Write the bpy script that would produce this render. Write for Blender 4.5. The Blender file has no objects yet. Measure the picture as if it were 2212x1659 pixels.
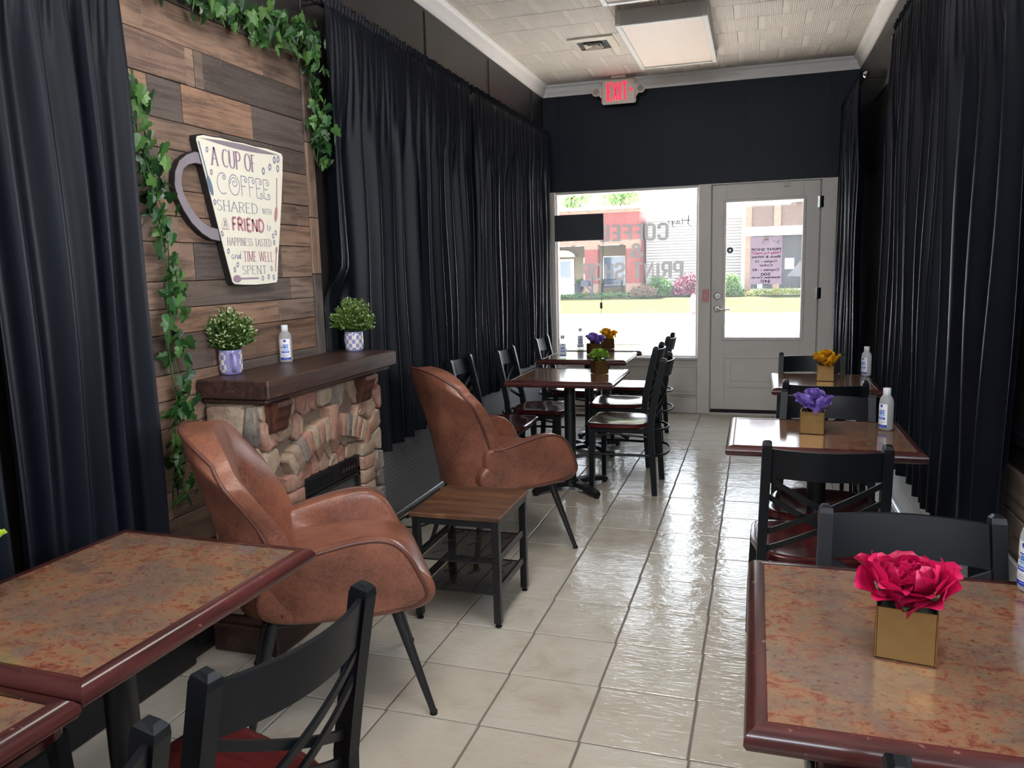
import bpy, bmesh, math, random
from mathutils import Vector, Matrix, Euler
import numpy as np
random.seed(7)
scene = bpy.context.scene
COL = scene.collection
# ------------------------------------------------------------------ camera
CAMZ = 1.43447
cam_d = bpy.data.cameras.new('camera'); cam = bpy.data.objects.new('camera', cam_d); COL.objects.link(cam)
cam_d.sensor_width = 36.0; cam_d.lens = 1682.98 / 2212 * 36.0; cam_d.clip_start = 0.02; cam_d.clip_end = 300
_R = ((0.95456749, 0.2969097, -0.0254073), (0.0197177, -0.1480058, -0.98878992), (-0.29734175, 0.94336574, -0.1471359))
cam.matrix_world = Matrix(((_R[0][0], -_R[1][0], -_R[2][0], 0), (_R[0][1], -_R[1][1], -_R[2][1], 0), (_R[0][2], -_R[1][2], -_R[2][2], CAMZ), (0, 0, 0, 1)))
scene.camera = cam
# ------------------------------------------------------------------ view, world, sun, big lights
scene.view_settings.view_transform = 'Standard'; scene.view_settings.look = 'None'
scene.view_settings.gamma = 1.0; scene.view_settings.use_curve_mapping = False
scene.view_settings.exposure = 0.15
scene.cycles.use_denoising = True
scene.cycles.max_bounces = 10; scene.cycles.diffuse_bounces = 5; scene.cycles.glossy_bounces = 4
scene.cycles.transparent_max_bounces = 16; scene.cycles.sample_clamp_indirect = 40.0
scene.cycles.caustics_refractive = False
SKY = 7.0; SUN = 72.0; FIXTURE = 11.0; SIDE = 45.0; BACK = 75.0
world = bpy.data.worlds.new('world'); scene.world = world; world.use_nodes = True
_wn = world.node_tree; _bg = _wn.nodes['Background']
_tc = _wn.nodes.new('ShaderNodeTexCoord'); _sx = _wn.nodes.new('ShaderNodeSeparateXYZ'); _wr = _wn.nodes.new('ShaderNodeValToRGB')
_wn.links.new(_tc.outputs['Generated'], _sx.inputs[0]); _wn.links.new(_sx.outputs['Z'], _wr.inputs[0]); _wn.links.new(_wr.outputs[0], _bg.inputs['Color'])
_wr.color_ramp.elements[0].position = 0.0; _wr.color_ramp.elements[0].color = (0.93, 0.97, 1.0, 1)
_wr.color_ramp.elements[1].position = 0.7; _wr.color_ramp.elements[1].color = (0.70, 0.83, 1.0, 1)
_bg.inputs['Strength'].default_value = SKY
_sd = bpy.data.lights.new('sun', 'SUN'); _sd.energy = SUN; _sd.angle = 0.02; _sd.color = (1, 0.96, 0.92)
_so = bpy.data.objects.new('sun', _sd); COL.objects.link(_so); _so.location = (5, 20, 20)
_so.rotation_euler = Vector((-0.25, 0.42, 0.87)).to_track_quat('Z', 'Y').to_euler()
# assumed unseen lamp, tilted up to brighten the ceiling (assumed opening in wall_right)
_ad = bpy.data.lights.new('assumed_side_light', 'AREA'); _ad.shape = 'RECTANGLE'; _ad.size = 1.5; _ad.size_y = 1.2; _ad.energy = SIDE; _ad.color = (0.97, 0.97, 1.0)
_ao = bpy.data.objects.new('assumed_side_light', _ad); COL.objects.link(_ao); _ao.location = (1.08, 0.95, 1.62)
_ao.rotation_euler = Vector((1, -.25, -.9)).to_track_quat('Z', 'Y').to_euler()
_bd = bpy.data.lights.new('back_fill_light', 'AREA'); _bd.shape = 'RECTANGLE'; _bd.size = 2.5; _bd.size_y = 0.42; _bd.energy = BACK; _bd.color = (0.80, 0.90, 1.0)
_bo = bpy.data.objects.new('back_fill_light', _bd); COL.objects.link(_bo); _bo.location = (-0.6, -2.5, 2.83); _bo.rotation_euler = Vector((0, -1, .10)).to_track_quat('Z', 'Y').to_euler()  # added fill lamp, set high to keep its reflection off the panes
for _n, _c, _sz in (('window_portal', (-1.215, 7.72, 1.345), (1.37, 1.58)), ('door_portal', (0.05, 7.72, 1.36), (0.66, 1.25))):
    _pd = bpy.data.lights.new(_n, 'AREA'); _pd.shape = 'RECTANGLE'; _pd.size = _sz[0]; _pd.size_y = _sz[1]; _pd.cycles.is_portal = True
    _po = bpy.data.objects.new(_n, _pd); COL.objects.link(_po); _po.location = _c; _po.rotation_euler = (math.radians(-90), 0, 0)

# ------------------------------------------------------------------ materials
def S(r, g=None, b=None):
    if g is None: r, g, b = r
    f = lambda c: c / 12.92 if c <= 0.04045 else ((c + 0.055) / 1.055) ** 2.4
    return (f(r / 255), f(g / 255), f(b / 255), 1.0)
class NT:
    def __init__(s, name):
        s.m = bpy.data.materials.new(name); s.m.use_nodes = True; s.t = s.m.node_tree; s.b = s.t.nodes['Principled BSDF']; s.out = s.t.nodes['Material Output']
    def n(s, typ, **kw):
        nd = s.t.nodes.new('ShaderNode' + typ)
        for k, v in kw.items():
            if k.startswith('_'): setattr(nd, k[1:], v)
            else: s.set(nd, k, v)
        return nd
    def set(s, nd, k, v):
        k = int(k[1:]) if (k[0] == 'i' and k[1:].isdigit()) else k.replace('__', ' ')
        if isinstance(v, bpy.types.NodeSocket): s.t.links.new(v, nd.inputs[k])
        else: nd.inputs[k].default_value = v
    def coord(s, kind='Object', scale=(1, 1, 1), rnd=False):
        tc = s.n('TexCoord'); mp = s.n('Mapping'); s.t.links.new(tc.outputs[kind], mp.inputs[0]); mp.inputs['Scale'].default_value = scale
        if rnd:
            oi = s.n('ObjectInfo'); mu = s.n('VectorMath', _operation='SCALE'); mu.inputs[0].default_value = (37.0, 53.0, 71.0)
            s.t.links.new(oi.outputs['Random'], mu.inputs['Scale']); s.t.links.new(mu.outputs[0], mp.inputs['Location'])
        return mp.outputs[0]
    def noise(s, v, scale, detail=4, rough=0.55, dist=0.0):
        nd = s.n('TexNoise', Scale=scale, Detail=detail, Roughness=rough, Distortion=dist); s.t.links.new(v, nd.inputs['Vector']); return nd.outputs['Fac']
    def ramp(s, fac, stops, interp='LINEAR'):
        nd = s.n('ValToRGB'); s.t.links.new(fac, nd.inputs[0]); cr = nd.color_ramp; cr.interpolation = interp
        while len(cr.elements) < len(stops): cr.elements.new(0.5)
        for e, (p, c) in zip(cr.elements, stops):
            e.position = p; e.color = c if hasattr(c, '__len__') else (c, c, c, 1)
        return nd.outputs[0]
    def mix(s, fac, a, b, mode='MIX'):
        nd = s.n('Mix', _data_type='RGBA', _blend_type=mode)
        for i, v in ((0, fac), (6, a), (7, b)):
            if isinstance(v, bpy.types.NodeSocket): s.t.links.new(v, nd.inputs[i])
            else: nd.inputs[i].default_value = v
        return nd.outputs[2]
    def math(s, op, a, b=0.0, c=None):
        nd = s.n('Math', _operation=op)
        for i, v in enumerate((a, b) if c is None else (a, b, c)):
            if isinstance(v, bpy.types.NodeSocket): s.t.links.new(v, nd.inputs[i])
            else: nd.inputs[i].default_value = v
        return nd.outputs[0]
    def bump(s, h, strength=0.3, dist=0.01):
        nd = s.n('Bump', Strength=strength, Distance=dist); s.t.links.new(h, nd.inputs['Height']); s.t.links.new(nd.outputs[0], s.b.inputs['Normal']); return nd
    def col(s, c): s.set(s.b, 'Base__Color', c); return s
    def rnd(s): return s.n('ObjectInfo').outputs['Random']
MATS = {}
def plain(name, c, rough=0.5, metal=0.0, emit=None, es=0.0, spec=None, var=0.0, vscale=8.0, bump=0.0, bscale=60.0, sheen=0.0, coat=0.0):
    if name in MATS: return MATS[name]
    t = NT(name); t.b.inputs['Roughness'].default_value = rough; t.b.inputs['Metallic'].default_value = metal
    if spec is not None: t.b.inputs['Specular IOR Level'].default_value = spec
    t.col(c)
    if var:
        f = t.noise(t.coord(), vscale, 5)
        t.col(t.mix(f, tuple(x * (1 - var) for x in c[:3]) + (1,), tuple(min(1, x * (1 + var)) for x in c[:3]) + (1,)))
    if bump: t.bump(t.noise(t.coord(), bscale, 3), bump, 0.004)
    if emit: t.b.inputs['Emission Color'].default_value = emit; t.b.inputs['Emission Strength'].default_value = es
    if sheen: t.b.inputs['Sheen Weight'].default_value = sheen
    if coat: t.b.inputs['Coat Weight'].default_value = coat; t.b.inputs['Coat Roughness'].default_value = 0.15
    MATS[name] = t.m; return t.m

def mk_floor_tile():
    t = NT('ceramic_tile'); v = t.coord('Object', rnd=True)
    a = t.noise(v, 6, 6, 0.6, 0.4); b = t.noise(v, 30, 4)
    c = t.ramp(a, [(0.25, S(164, 156, 144)), (0.45, S(186, 181, 169)), (0.6, S(192, 189, 179)), (0.8, S(182, 171, 158))])
    c = t.mix(t.math('MULTIPLY', b, 0.35), c, S(205, 196, 178)); r = t.rnd()
    c = t.mix(t.math('MULTIPLY', r, 0.35), c, S(172, 158, 140)); t.col(c)
    h = t.noise(t.coord('Object', (.55, 1.7, 1), rnd=True), 34, 3, 0.5, 0.8); h2 = t.noise(v, 9, 3)
    t.set(t.b, 'Roughness', t.math('MULTIPLY_ADD', a, 0.10, 0.07)); t.b.inputs['IOR'].default_value = 1.6
    t.bump(t.math('ADD', h, t.math('MULTIPLY', h2, 2.0)), 0.34, 0.005); return t.m
def mk_laminate():
    t = NT('rust_slate_laminate'); v = t.coord('Object', (1, 1.25, 1), rnd=True)
    a = t.noise(v, 6, 6, 0.66, 0.3); b = t.noise(v, 30, 7, 0.72, 0.5); d = t.noise(v, 85, 4, 0.65, .3); e = t.noise(t.coord('Object', (1, 1.5, 1), rnd=True), 14, 6, .68, .4)
    c = t.ramp(b, [(0.32, S(84, 42, 34)), (0.42, S(112, 67, 51)), (0.50, S(122, 87, 64)), (0.57, S(116, 92, 69)), (0.66, S(100, 84, 72)), (0.8, S(120, 100, 78))])
    c = t.mix(t.ramp(a, [(0.46, 0.0), (0.58, 0.7)]), c, t.ramp(e, [(.35, S(78, 66, 58)), (.5, S(94, 82, 72)), (.62, S(88, 76, 74)), (.75, S(100, 90, 78))]))
    c = t.mix(t.ramp(d, [(0.30, 0.75), (0.43, 0.0)]), c, S(66, 30, 24)); c = t.mix(t.ramp(d, [(0.60, 0.0), (0.72, 0.5)]), c, S(132, 108, 82)); t.col(c)
    t.set(t.b, 'Roughness', t.math('MULTIPLY_ADD', b, 0.07, 0.08)); t.b.inputs['IOR'].default_value = 1.6; t.bump(b, 0.03, 0.003); return t.m
def mk_mahogany(name='mahogany_wood', c0=(40, 18, 18), c1=(84, 38, 35), rough=0.28, axis=1, wear=True):
    t = NT(name); sc = [26, 26, 26]; sc[axis] = 2.2
    v = t.coord('Object', tuple(sc), rnd=True); a = t.noise(v, 1.0, 6, 0.6, 0.6)
    c = t.ramp(a, [(0.3, S(c0)), (0.7, S(c1))])
    if wear:
        w = t.noise(t.coord('Object', rnd=True), 42, 3, 0.6); c = t.mix(t.ramp(w, [(0.66, 0.0), (0.74, 0.5)]), c, S(150, 110, 96))
    t.col(c); t.b.inputs['Roughness'].default_value = rough; t.bump(a, 0.06, 0.002); return t.m
def mk_leather():
    t = NT('cognac_leather'); v = t.coord('Object')
    vo = t.n('TexVoronoi', _feature='DISTANCE_TO_EDGE', Scale=44.0); wv = t.mix(0.055, v, t.n('TexNoise', Scale=26.0, Detail=4.0).outputs['Color'], 'ADD'); t.t.links.new(wv, vo.inputs['Vector'])
    crack = t.ramp(vo.outputs['Distance'], [(0.0, 1.0), (0.07, 0.0)])
    big = t.noise(v, 6, 5, 0.62); fine = t.noise(v, 120, 4, 0.7)
    c = t.ramp(big, [(0.3, S(90, 53, 42)), (0.5, S(122, 75, 58)), (0.7, S(146, 94, 73))])
    c = t.mix(t.math('MULTIPLY', crack, t.ramp(big, [(0.40, 0.42), (0.62, 0.06)])), c, S(156, 114, 98))
    c = t.mix(t.ramp(fine, [(0.5, 0.0), (0.72, 0.5)]), c, S(78, 45, 37)); t.col(c)
    t.b.inputs['Roughness'].default_value = 0.30; t.bump(t.math('ADD', fine, t.math('MULTIPLY', crack, -0.8)), 0.16, 0.002); return t.m
def mk_curtain():
    t = NT('black_curtain_cloth'); v = t.coord('Object'); a = t.noise(v, 3, 3)
    t.col(t.mix(a, S(6, 10, 19), S(11, 17, 28))); t.b.inputs['Roughness'].default_value = 0.45; t.b.inputs['Specular IOR Level'].default_value = 0.22
    t.b.inputs['Sheen Weight'].default_value = 0.05; t.b.inputs['Sheen Roughness'].default_value = 0.3; t.b.inputs['Sheen Tint'].default_value = S(150, 165, 200)
    return t.m
def mk_plank(name, axis=1):
    t = NT(name); sc = [30, 30, 30]; sc[axis] = 2.0
    v = t.coord('Object', tuple(sc), rnd=True); a = t.noise(v, 1.0, 7, 0.65, 1.2); vo = t.coord('Object', rnd=True); b = t.noise(vo, 7, 4); k = t.noise(vo, 60, 3, 0.7)
    r = t.rnd()
    base = t.n('ObjectInfo').outputs['Color']
    c = t.mix(t.ramp(a, [(0.36, 0.7), (0.55, 0.0)]), base, S(54, 43, 39)); c = t.mix(t.ramp(b, [(0.45, 0.0), (0.75, 0.35)]), c, S(72, 58, 52))
    c = t.mix(t.ramp(k, [(0.6, 0.0), (0.75, 0.3)]), c, S(176, 146, 120)); t.col(c)
    t.b.inputs['Roughness'].default_value = 0.62; t.bump(a, 0.18, 0.003); return t.m
def mk_stone():
    t = NT('cast_stone'); v = t.coord('Object', rnd=True); a = t.noise(v, 9, 6, 0.6, 0.5); b = t.noise(v, 40, 5, 0.65); r = t.rnd()
    base = t.n('ObjectInfo').outputs['Color']
    c = t.mix(t.ramp(a, [(0.42, 0.0), (0.75, 0.5)]), base, S(196, 178, 154)); c = t.mix(t.ramp(b, [(0.3, 0.45), (0.5, 0.0)]), c, S(96, 80, 70)); t.col(c)
    t.b.inputs['Roughness'].default_value = 0.7; t.bump(t.math('ADD', t.math('MULTIPLY', a, 2.2), t.math('MULTIPLY', b, 0.8)), 0.55, 0.012); return t.m
def mk_ribbed():
    t = NT('ribbed_ceiling_tile'); tc = t.n('TexCoord'); sx = t.n('SeparateXYZ'); t.t.links.new(tc.outputs['Object'], sx.inputs[0]); x = sx.outputs['X']
    w = t.math('SINE', t.math('MULTIPLY', x, 2 * math.pi / 0.0145)); m = t.math('GREATER_THAN', x, -0.115)
    h = t.math('MULTIPLY', t.math('MULTIPLY_ADD', w, 0.5, 0.5), m); n = t.noise(t.coord('Object', rnd=True), 90, 3)
    c = t.mix(t.math('MULTIPLY', h, 0.28), S(214, 204, 193), S(168, 156, 146)); t.col(c); t.b.inputs['Roughness'].default_value = 0.75
    t.bump(t.math('ADD', t.math('MULTIPLY', h, -1.0), t.math('MULTIPLY', n, 0.25)), 0.5, 0.004); return t.m
def mk_pegboard(name, c, rough=0.5):
    t = NT(name); tc = t.n('TexCoord'); sx = t.n('SeparateXYZ'); t.t.links.new(tc.outputs['Object'], sx.inputs[0])
    f = lambda o: t.math('SUBTRACT', t.math('FRACT', t.math('MULTIPLY', o, 1 / 0.0254)), 0.5)
    y, z = f(sx.outputs['Y']), f(sx.outputs['Z']); d = t.math('ADD', t.math('MULTIPLY', y, y), t.math('MULTIPLY', z, z))
    hole = t.math('LESS_THAN', d, 0.028); zok = t.math('LESS_THAN', t.math('ABSOLUTE', t.math('SUBTRACT', sx.outputs['Z'], 0.03)), 0.13)
    hole = t.math('MULTIPLY', hole, zok); t.col(t.mix(hole, c, S(20, 20, 22))); t.b.inputs['Roughness'].default_value = rough; return t.m
def mk_glass(name, haze=0.05, gl=0.06, hc=(0.9, 0.93, 1.0, 1)):
    t = NT(name); tr = t.n('BsdfTransparent'); gs = t.n('BsdfGlossy', Roughness=0.02); tl = t.n('BsdfTranslucent', Color=hc)
    m1 = t.n('MixShader', Fac=gl); t.t.links.new(tr.outputs[0], m1.inputs[1]); t.t.links.new(gs.outputs[0], m1.inputs[2])
    m2 = t.n('MixShader', Fac=haze); t.t.links.new(m1.outputs[0], m2.inputs[1]); t.t.links.new(tl.outputs[0], m2.inputs[2]); t.t.links.new(m2.outputs[0], t.out.inputs[0]); return t.m
def mk_bottle():
    t = NT('clear_bottle_plastic'); tr = t.n('BsdfTransparent', Color=(0.95, 0.98, 1, 1)); m = t.n('MixShader', Fac=0.5)
    t.b.inputs['Base Color'].default_value = (0.92, 0.95, 0.97, 1); t.b.inputs['Roughness'].default_value = 0.12
    tl = t.n('BsdfTranslucent', Color=(0.95, 0.97, 1.0, 1)); ma = t.n('MixShader', Fac=0.6); t.t.links.new(t.b.outputs[0], ma.inputs[1]); t.t.links.new(tl.outputs[0], ma.inputs[2])
    t.t.links.new(tr.outputs[0], m.inputs[1]); t.t.links.new(ma.outputs[0], m.inputs[2]); t.t.links.new(m.outputs[0], t.out.inputs[0]); return t.m
def mk_vcol(name, rough=0.5):
    t = NT(name); a = t.n('Attribute'); a.attribute_name = 'col'; t.col(a.outputs['Color']); t.b.inputs['Roughness'].default_value = rough; return t.m
def mk_leaf(name, c0, c1, c2, trans=0.25, rough=0.45):
    t = NT(name); r = t.rnd(); v = t.coord('Object', rnd=True); n = t.noise(v, 14, 4)
    c = t.ramp(r, [(0, S(c0)), (0.5, S(c1)), (1, S(c2))]); c = t.mix(t.math('MULTIPLY', n, 0.5), c, S(c0)); t.col(c); t.b.inputs['Roughness'].default_value = rough
    tl = t.n('BsdfTranslucent'); t.t.links.new(c, tl.inputs['Color']); m = t.n('MixShader', Fac=trans); t.t.links.new(t.b.outputs[0], m.inputs[1]); t.t.links.new(tl.outputs[0], m.inputs[2]); t.t.links.new(m.outputs[0], t.out.inputs[0]); return t.m
def mk_brick(name, c1, c2, mortar, scale, axis='XZ', rough=0.85):
    t = NT(name); tc = t.n('TexCoord'); sx = t.n('SeparateXYZ'); t.t.links.new(tc.outputs['Object'], sx.inputs[0]); cb = t.n('CombineXYZ')
    t.t.links.new(t.math('ADD', sx.outputs['X'], sx.outputs['Y']), cb.inputs[0]); t.t.links.new(sx.outputs['Z'], cb.inputs[1])
    b = t.n('TexBrick', Color1=S(c1), Color2=S(c2), Mortar=S(mortar), Scale=scale); b.inputs['Mortar Size'].default_value = 0.012; t.t.links.new(cb.outputs[0], b.inputs['Vector'])
    t.col(b.outputs['Color']); t.b.inputs['Roughness'].default_value = rough; return t.m

# ------------------------------------------------------------------ mesh helpers
class MB:
    def __init__(s): s.v = []; s.f = []; s.c = []
    def add(s, vs, fs, M=None, col=None):
        o = len(s.v)
        for p in vs: s.v.append(tuple(M @ Vector(p)) if M is not None else tuple(p))
        for f in fs: s.f.append([i + o for i in f]); s.c.append(col)
        return s
    def box(s, c, d, ch=0.0, M=None, col=None):
        x, y, z = (k / 2 for k in d); cx, cy, cz = c
        if ch <= 0:
            vs = [(cx + a * x, cy + b * y, cz + e * z) for a in (-1, 1) for b in (-1, 1) for e in (-1, 1)]
            return s.add(vs, [(0, 1, 3, 2), (4, 6, 7, 5), (0, 4, 5, 1), (2, 3, 7, 6), (0, 2, 6, 4), (1, 5, 7, 3)], M, col)
        ch = min(ch, x * .98, y * .98, z * .98); idx = {}; vs = []
        for a in (-1, 1):
            for b in (-1, 1):
                for e in (-1, 1):
                    for k in range(3):
                        p = [a * (x - (0 if k == 0 else ch)), b * (y - (0 if k == 1 else ch)), e * (z - (0 if k == 2 else ch))]
                        idx[(a, b, e, k)] = len(vs); vs.append((cx + p[0], cy + p[1], cz + p[2]))
        fs = []
        for a in (-1, 1):
            q = [idx[(a, -1, -1, 0)], idx[(a, 1, -1, 0)], idx[(a, 1, 1, 0)], idx[(a, -1, 1, 0)]]; fs.append(q if a > 0 else q[::-1])
            q = [idx[(-1, a, -1, 1)], idx[(-1, a, 1, 1)], idx[(1, a, 1, 1)], idx[(1, a, -1, 1)]]; fs.append(q if a > 0 else q[::-1])
            q = [idx[(-1, -1, a, 2)], idx[(1, -1, a, 2)], idx[(1, 1, a, 2)], idx[(-1, 1, a, 2)]]; fs.append(q if a > 0 else q[::-1])
        for a in (-1, 1):
            for b in (-1, 1):
                q = [idx[(a, b, -1, 0)], idx[(a, b, -1, 1)], idx[(a, b, 1, 1)], idx[(a, b, 1, 0)]]; fs.append(q if a * b > 0 else q[::-1])
                q = [idx[(a, -1, b, 0)], idx[(a, 1, b, 0)], idx[(a, 1, b, 2)], idx[(a, -1, b, 2)]]; fs.append(q if a * b > 0 else q[::-1])
                q = [idx[(-1, a, b, 1)], idx[(-1, a, b, 2)], idx[(1, a, b, 2)], idx[(1, a, b, 1)]]; fs.append(q if a * b > 0 else q[::-1])
                for e in (-1, 1):
                    q = [idx[(a, b, e, 0)], idx[(a, b, e, 1)], idx[(a, b, e, 2)]]; fs.append(q if a * b * e > 0 else q[::-1])
        return s.add(vs, fs, M, col)
    def tube(s, path, r, n=8, caps=True, closed=False, sq=None, up=None):
        """round tube (or rectangular bar with sq=(w,h)) along a path; r may be a list"""
        P = [Vector(p) for p in path]; m = len(P); rings = []
        prev = None
        for i, p in enumerate(P):
            a = P[(i - 1) % m] if (closed or i > 0) else P[i]; b = P[(i + 1) % m] if (closed or i < m - 1) else P[i]
            t = (b - a).normalized()
            if prev is None:
                u = Vector(up) if up else (Vector((0, 0, 1)) if abs(t.z) < 0.9 else Vector((1, 0, 0)))
            else: u = prev
            w = t.cross(u)
            if w.length < 1e-6: w = t.cross(Vector((0, 1, 0)))
            w.normalize(); u = w.cross(t).normalized(); prev = u
            if sq:
                k = sq if not isinstance(sq, list) else sq[i]
                ring = [p + w * (a_ * k[0] / 2) + u * (b_ * k[1] / 2) for a_, b_ in ((-1, -1), (1, -1), (1, 1), (-1, 1))]
            else:
                rr = r[i] if isinstance(r, (list, tuple)) else r
                ring = [p + (w * math.cos(2 * math.pi * j / n) + u * math.sin(2 * math.pi * j / n)) * rr for j in range(n)]
            rings.append(ring)
        k = len(rings[0]); vs = [q for rg in rings for q in rg]; fs = []
        for i in range(m if closed else m - 1):
            for j in range(k):
                fs.append((i * k + j, i * k + (j + 1) % k, ((i + 1) % m) * k + (j + 1) % k, ((i + 1) % m) * k + j))
        if caps and not closed: fs.append(tuple(range(k))[::-1]); fs.append(tuple((m - 1) * k + j for j in range(k)))
        return s.add(vs, fs)
    def lathe(s, prof, n=20, c=(0, 0, 0), sx=1.0, sy=1.0, M=None):
        vs = []; fs = []; k = len(prof)
        for j in range(n):
            a = 2 * math.pi * j / n
            for r, z in prof: vs.append((c[0] + r * math.cos(a) * sx, c[1] + r * math.sin(a) * sy, c[2] + z))
        for j in range(n):
            for i in range(k - 1):
                fs.append((j * k + i, ((j + 1) % n) * k + i, ((j + 1) % n) * k + i + 1, j * k + i + 1))
        if prof[0][0] > 1e-6: fs.append(tuple(j * k for j in range(n))[::-1])
        if prof[-1][0] > 1e-6: fs.append(tuple(j * k + k - 1 for j in range(n)))
        return s.add(vs, fs, M)
    def prism(s, poly, a0, a1, axis='z', M=None, inset=0.0):
        """extrude a 2D polygon along an axis; axis x: poly=(y,z), y: (x,z), z: (x,y)"""
        def P(p, a): return {'x': (a, p[0], p[1]), 'y': (p[0], a, p[1]), 'z': (p[0], p[1], a)}[axis]
        n = len(poly); vs = [P(p, a0) for p in poly] + [P(p, a1) for p in poly]
        fs = [tuple(range(n))[::-1], tuple(range(n, 2 * n))] + [(i, (i + 1) % n, n + (i + 1) % n, n + i) for i in range(n)]
        return s.add(vs, fs, M)
    def grid(s, fn, nu, nv, cu=False, col=None):
        vs = [fn(i / nu, j / nv) for j in range(nv + 1) for i in range(nu + (0 if cu else 1))]; w = nu + (0 if cu else 1)
        fs = []
        for j in range(nv):
            for i in range(nu):
                i2 = (i + 1) % w; fs.append((j * w + i, j * w + i2, (j + 1) * w + i2, (j + 1) * w + i))
        return s.add(vs, fs, None, col)
    def mesh(s, name, mat, smooth=False, merge=False, fix=True):
        me = bpy.data.meshes.new(name); me.from_pydata(s.v, [], s.f)
        if any(c is not None for c in s.c):
            at = me.color_attributes.new('col', 'FLOAT_COLOR', 'CORNER'); li = 0
            for p, c in zip(me.polygons, s.c):
                for _ in range(p.loop_total): at.data[li].color = c or (1, 1, 1, 1); li += 1
        if fix:
            bm = bmesh.new(); bm.from_mesh(me)
            if merge: bmesh.ops.remove_doubles(bm, verts=bm.verts, dist=1e-5)
            bmesh.ops.recalc_face_normals(bm, faces=bm.faces); bm.to_mesh(me); bm.free()
        if smooth:
            for p in me.polygons: p.use_smooth = True
            if smooth is not True: me.set_sharp_from_angle(angle=math.radians(smooth))
        me.materials.append(mat); return me
    def build(s, name, mat, parent=None, smooth=False, merge=False, loc=None, rot=None, fix=True):
        return link(name, s.mesh(name, mat, smooth, merge, fix), parent, loc, rot)
def link(name, me, parent=None, loc=None, rot=None):
    o = bpy.data.objects.new(name, me); COL.objects.link(o)
    if parent is not None: o.parent = parent
    if loc is not None: o.location = loc
    if rot is not None: o.rotation_euler = rot
    return o
def thing(name, label, cat, loc=(0, 0, 0), rz=0.0, group=None):
    o = bpy.data.objects.new(name, None); COL.objects.link(o); o.location = loc; o.rotation_euler = (0, 0, rz); o.empty_display_size = 0.1
    o['label'] = label; o['category'] = cat
    if group: o['group'] = group
    return o
def tag(o, label, cat, group=None):
    o['label'] = label; o['category'] = cat
    if group: o['group'] = group
    return o
def struct(o): o['kind'] = 'structure'; return o
def sempty(name, loc=(0, 0, 0)):
    o = bpy.data.objects.new(name, None); COL.objects.link(o); o.location = loc; o['kind'] = 'structure'; return o
KIDS = {}
def dup(root, loc, rz, label, group=None):
    def rec(o, parent):
        c = o.copy(); COL.objects.link(c); c.parent = parent
        for ch in list(o.children): rec(ch, c)
        return c
    r = rec(root, None); r.location = loc; r.rotation_euler = (0, 0, rz); r['label'] = label
    if group: r['group'] = group
    return r
def arc(cx, cy, r, a0, a1, n, ry=None):
    return [(cx + r * math.cos(math.radians(a0 + (a1 - a0) * i / n)), cy + (ry or r) * math.sin(math.radians(a0 + (a1 - a0) * i / n))) for i in range(n + 1)]
# ================================================================== ROOM SHELL
XL, XR, YW, YB, CZ = -2.009, 0.820, 7.59, -2.6, 3.149
M_tile = mk_floor_tile(); M_grout = plain('tile_grout', S(112, 104, 98), 0.85, var=0.25)
M_black = plain('black_satin_paint', S(44, 41, 41), 0.42, var=0.12, vscale=3, bump=0.05, bscale=200)
M_farblk = plain('navy_black_gloss_paint', S(15, 23, 36), 0.5, spec=.25, var=0.1, vscale=2, bump=0.08, bscale=160)
M_white = plain('white_trim_paint', S(206, 202, 196), 0.42, var=0.04, vscale=5)
M_crown = plain('crown_paint', S(244, 240, 236), 0.5, var=0.05, vscale=6)
M_rib = mk_ribbed(); M_ceil = plain('ceiling_joint', S(160, 150, 140), 0.9)
M_chrome = plain('satin_nickel', S(190, 188, 184), 0.25, 1.0)
M_dark = plain('dark_gap', S(14, 14, 16), 0.7)
M_glass = mk_glass('window_glass', 0.012, 0.02)
M_metal = plain('black_metal', S(20, 22, 25), 0.36, var=0.15, vscale=20)

# floor: grout bed with every tile a piece of its own
fl = struct(MB().box(((XL + XR) / 2, (YB + YW) / 2, -0.054), (XR - XL + 0.3, YW - YB + 0.3, 0.1)).build('floor', M_grout))
TS = 0.327; G = 0.0072
def tile_mesh(w, d):
    return MB().box((0, 0, -0.005), (w, d, 0.010), 0.0022).mesh('tile', M_tile)
full_tile = tile_mesh(TS - G, TS - G)
for i in range(-3, 7):
    for j in range(-9, 15):
        x0 = -1.1439 + TS * i; y0 = 2.8057 + TS * (j - 0.0125 * (i + .5))
        a, b, c, d = max(x0, XL), min(x0 + TS, XR), max(y0, YB), min(y0 + TS, YW - 0.01)
        if b - a < 0.03 or d - c < 0.03: continue
        me = full_tile if (b - a > TS - 1e-4 and d - c > TS - 1e-4) else tile_mesh(b - a - G, d - c - G)
        o = link('tile', me, fl, ((a + b) / 2, (c + d) / 2, random.uniform(-0.0006, 0.0006))); o.rotation_euler = (random.gauss(0, .0012), random.gauss(0, .0012), -0.0125 if me is full_tile else 0)
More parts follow.
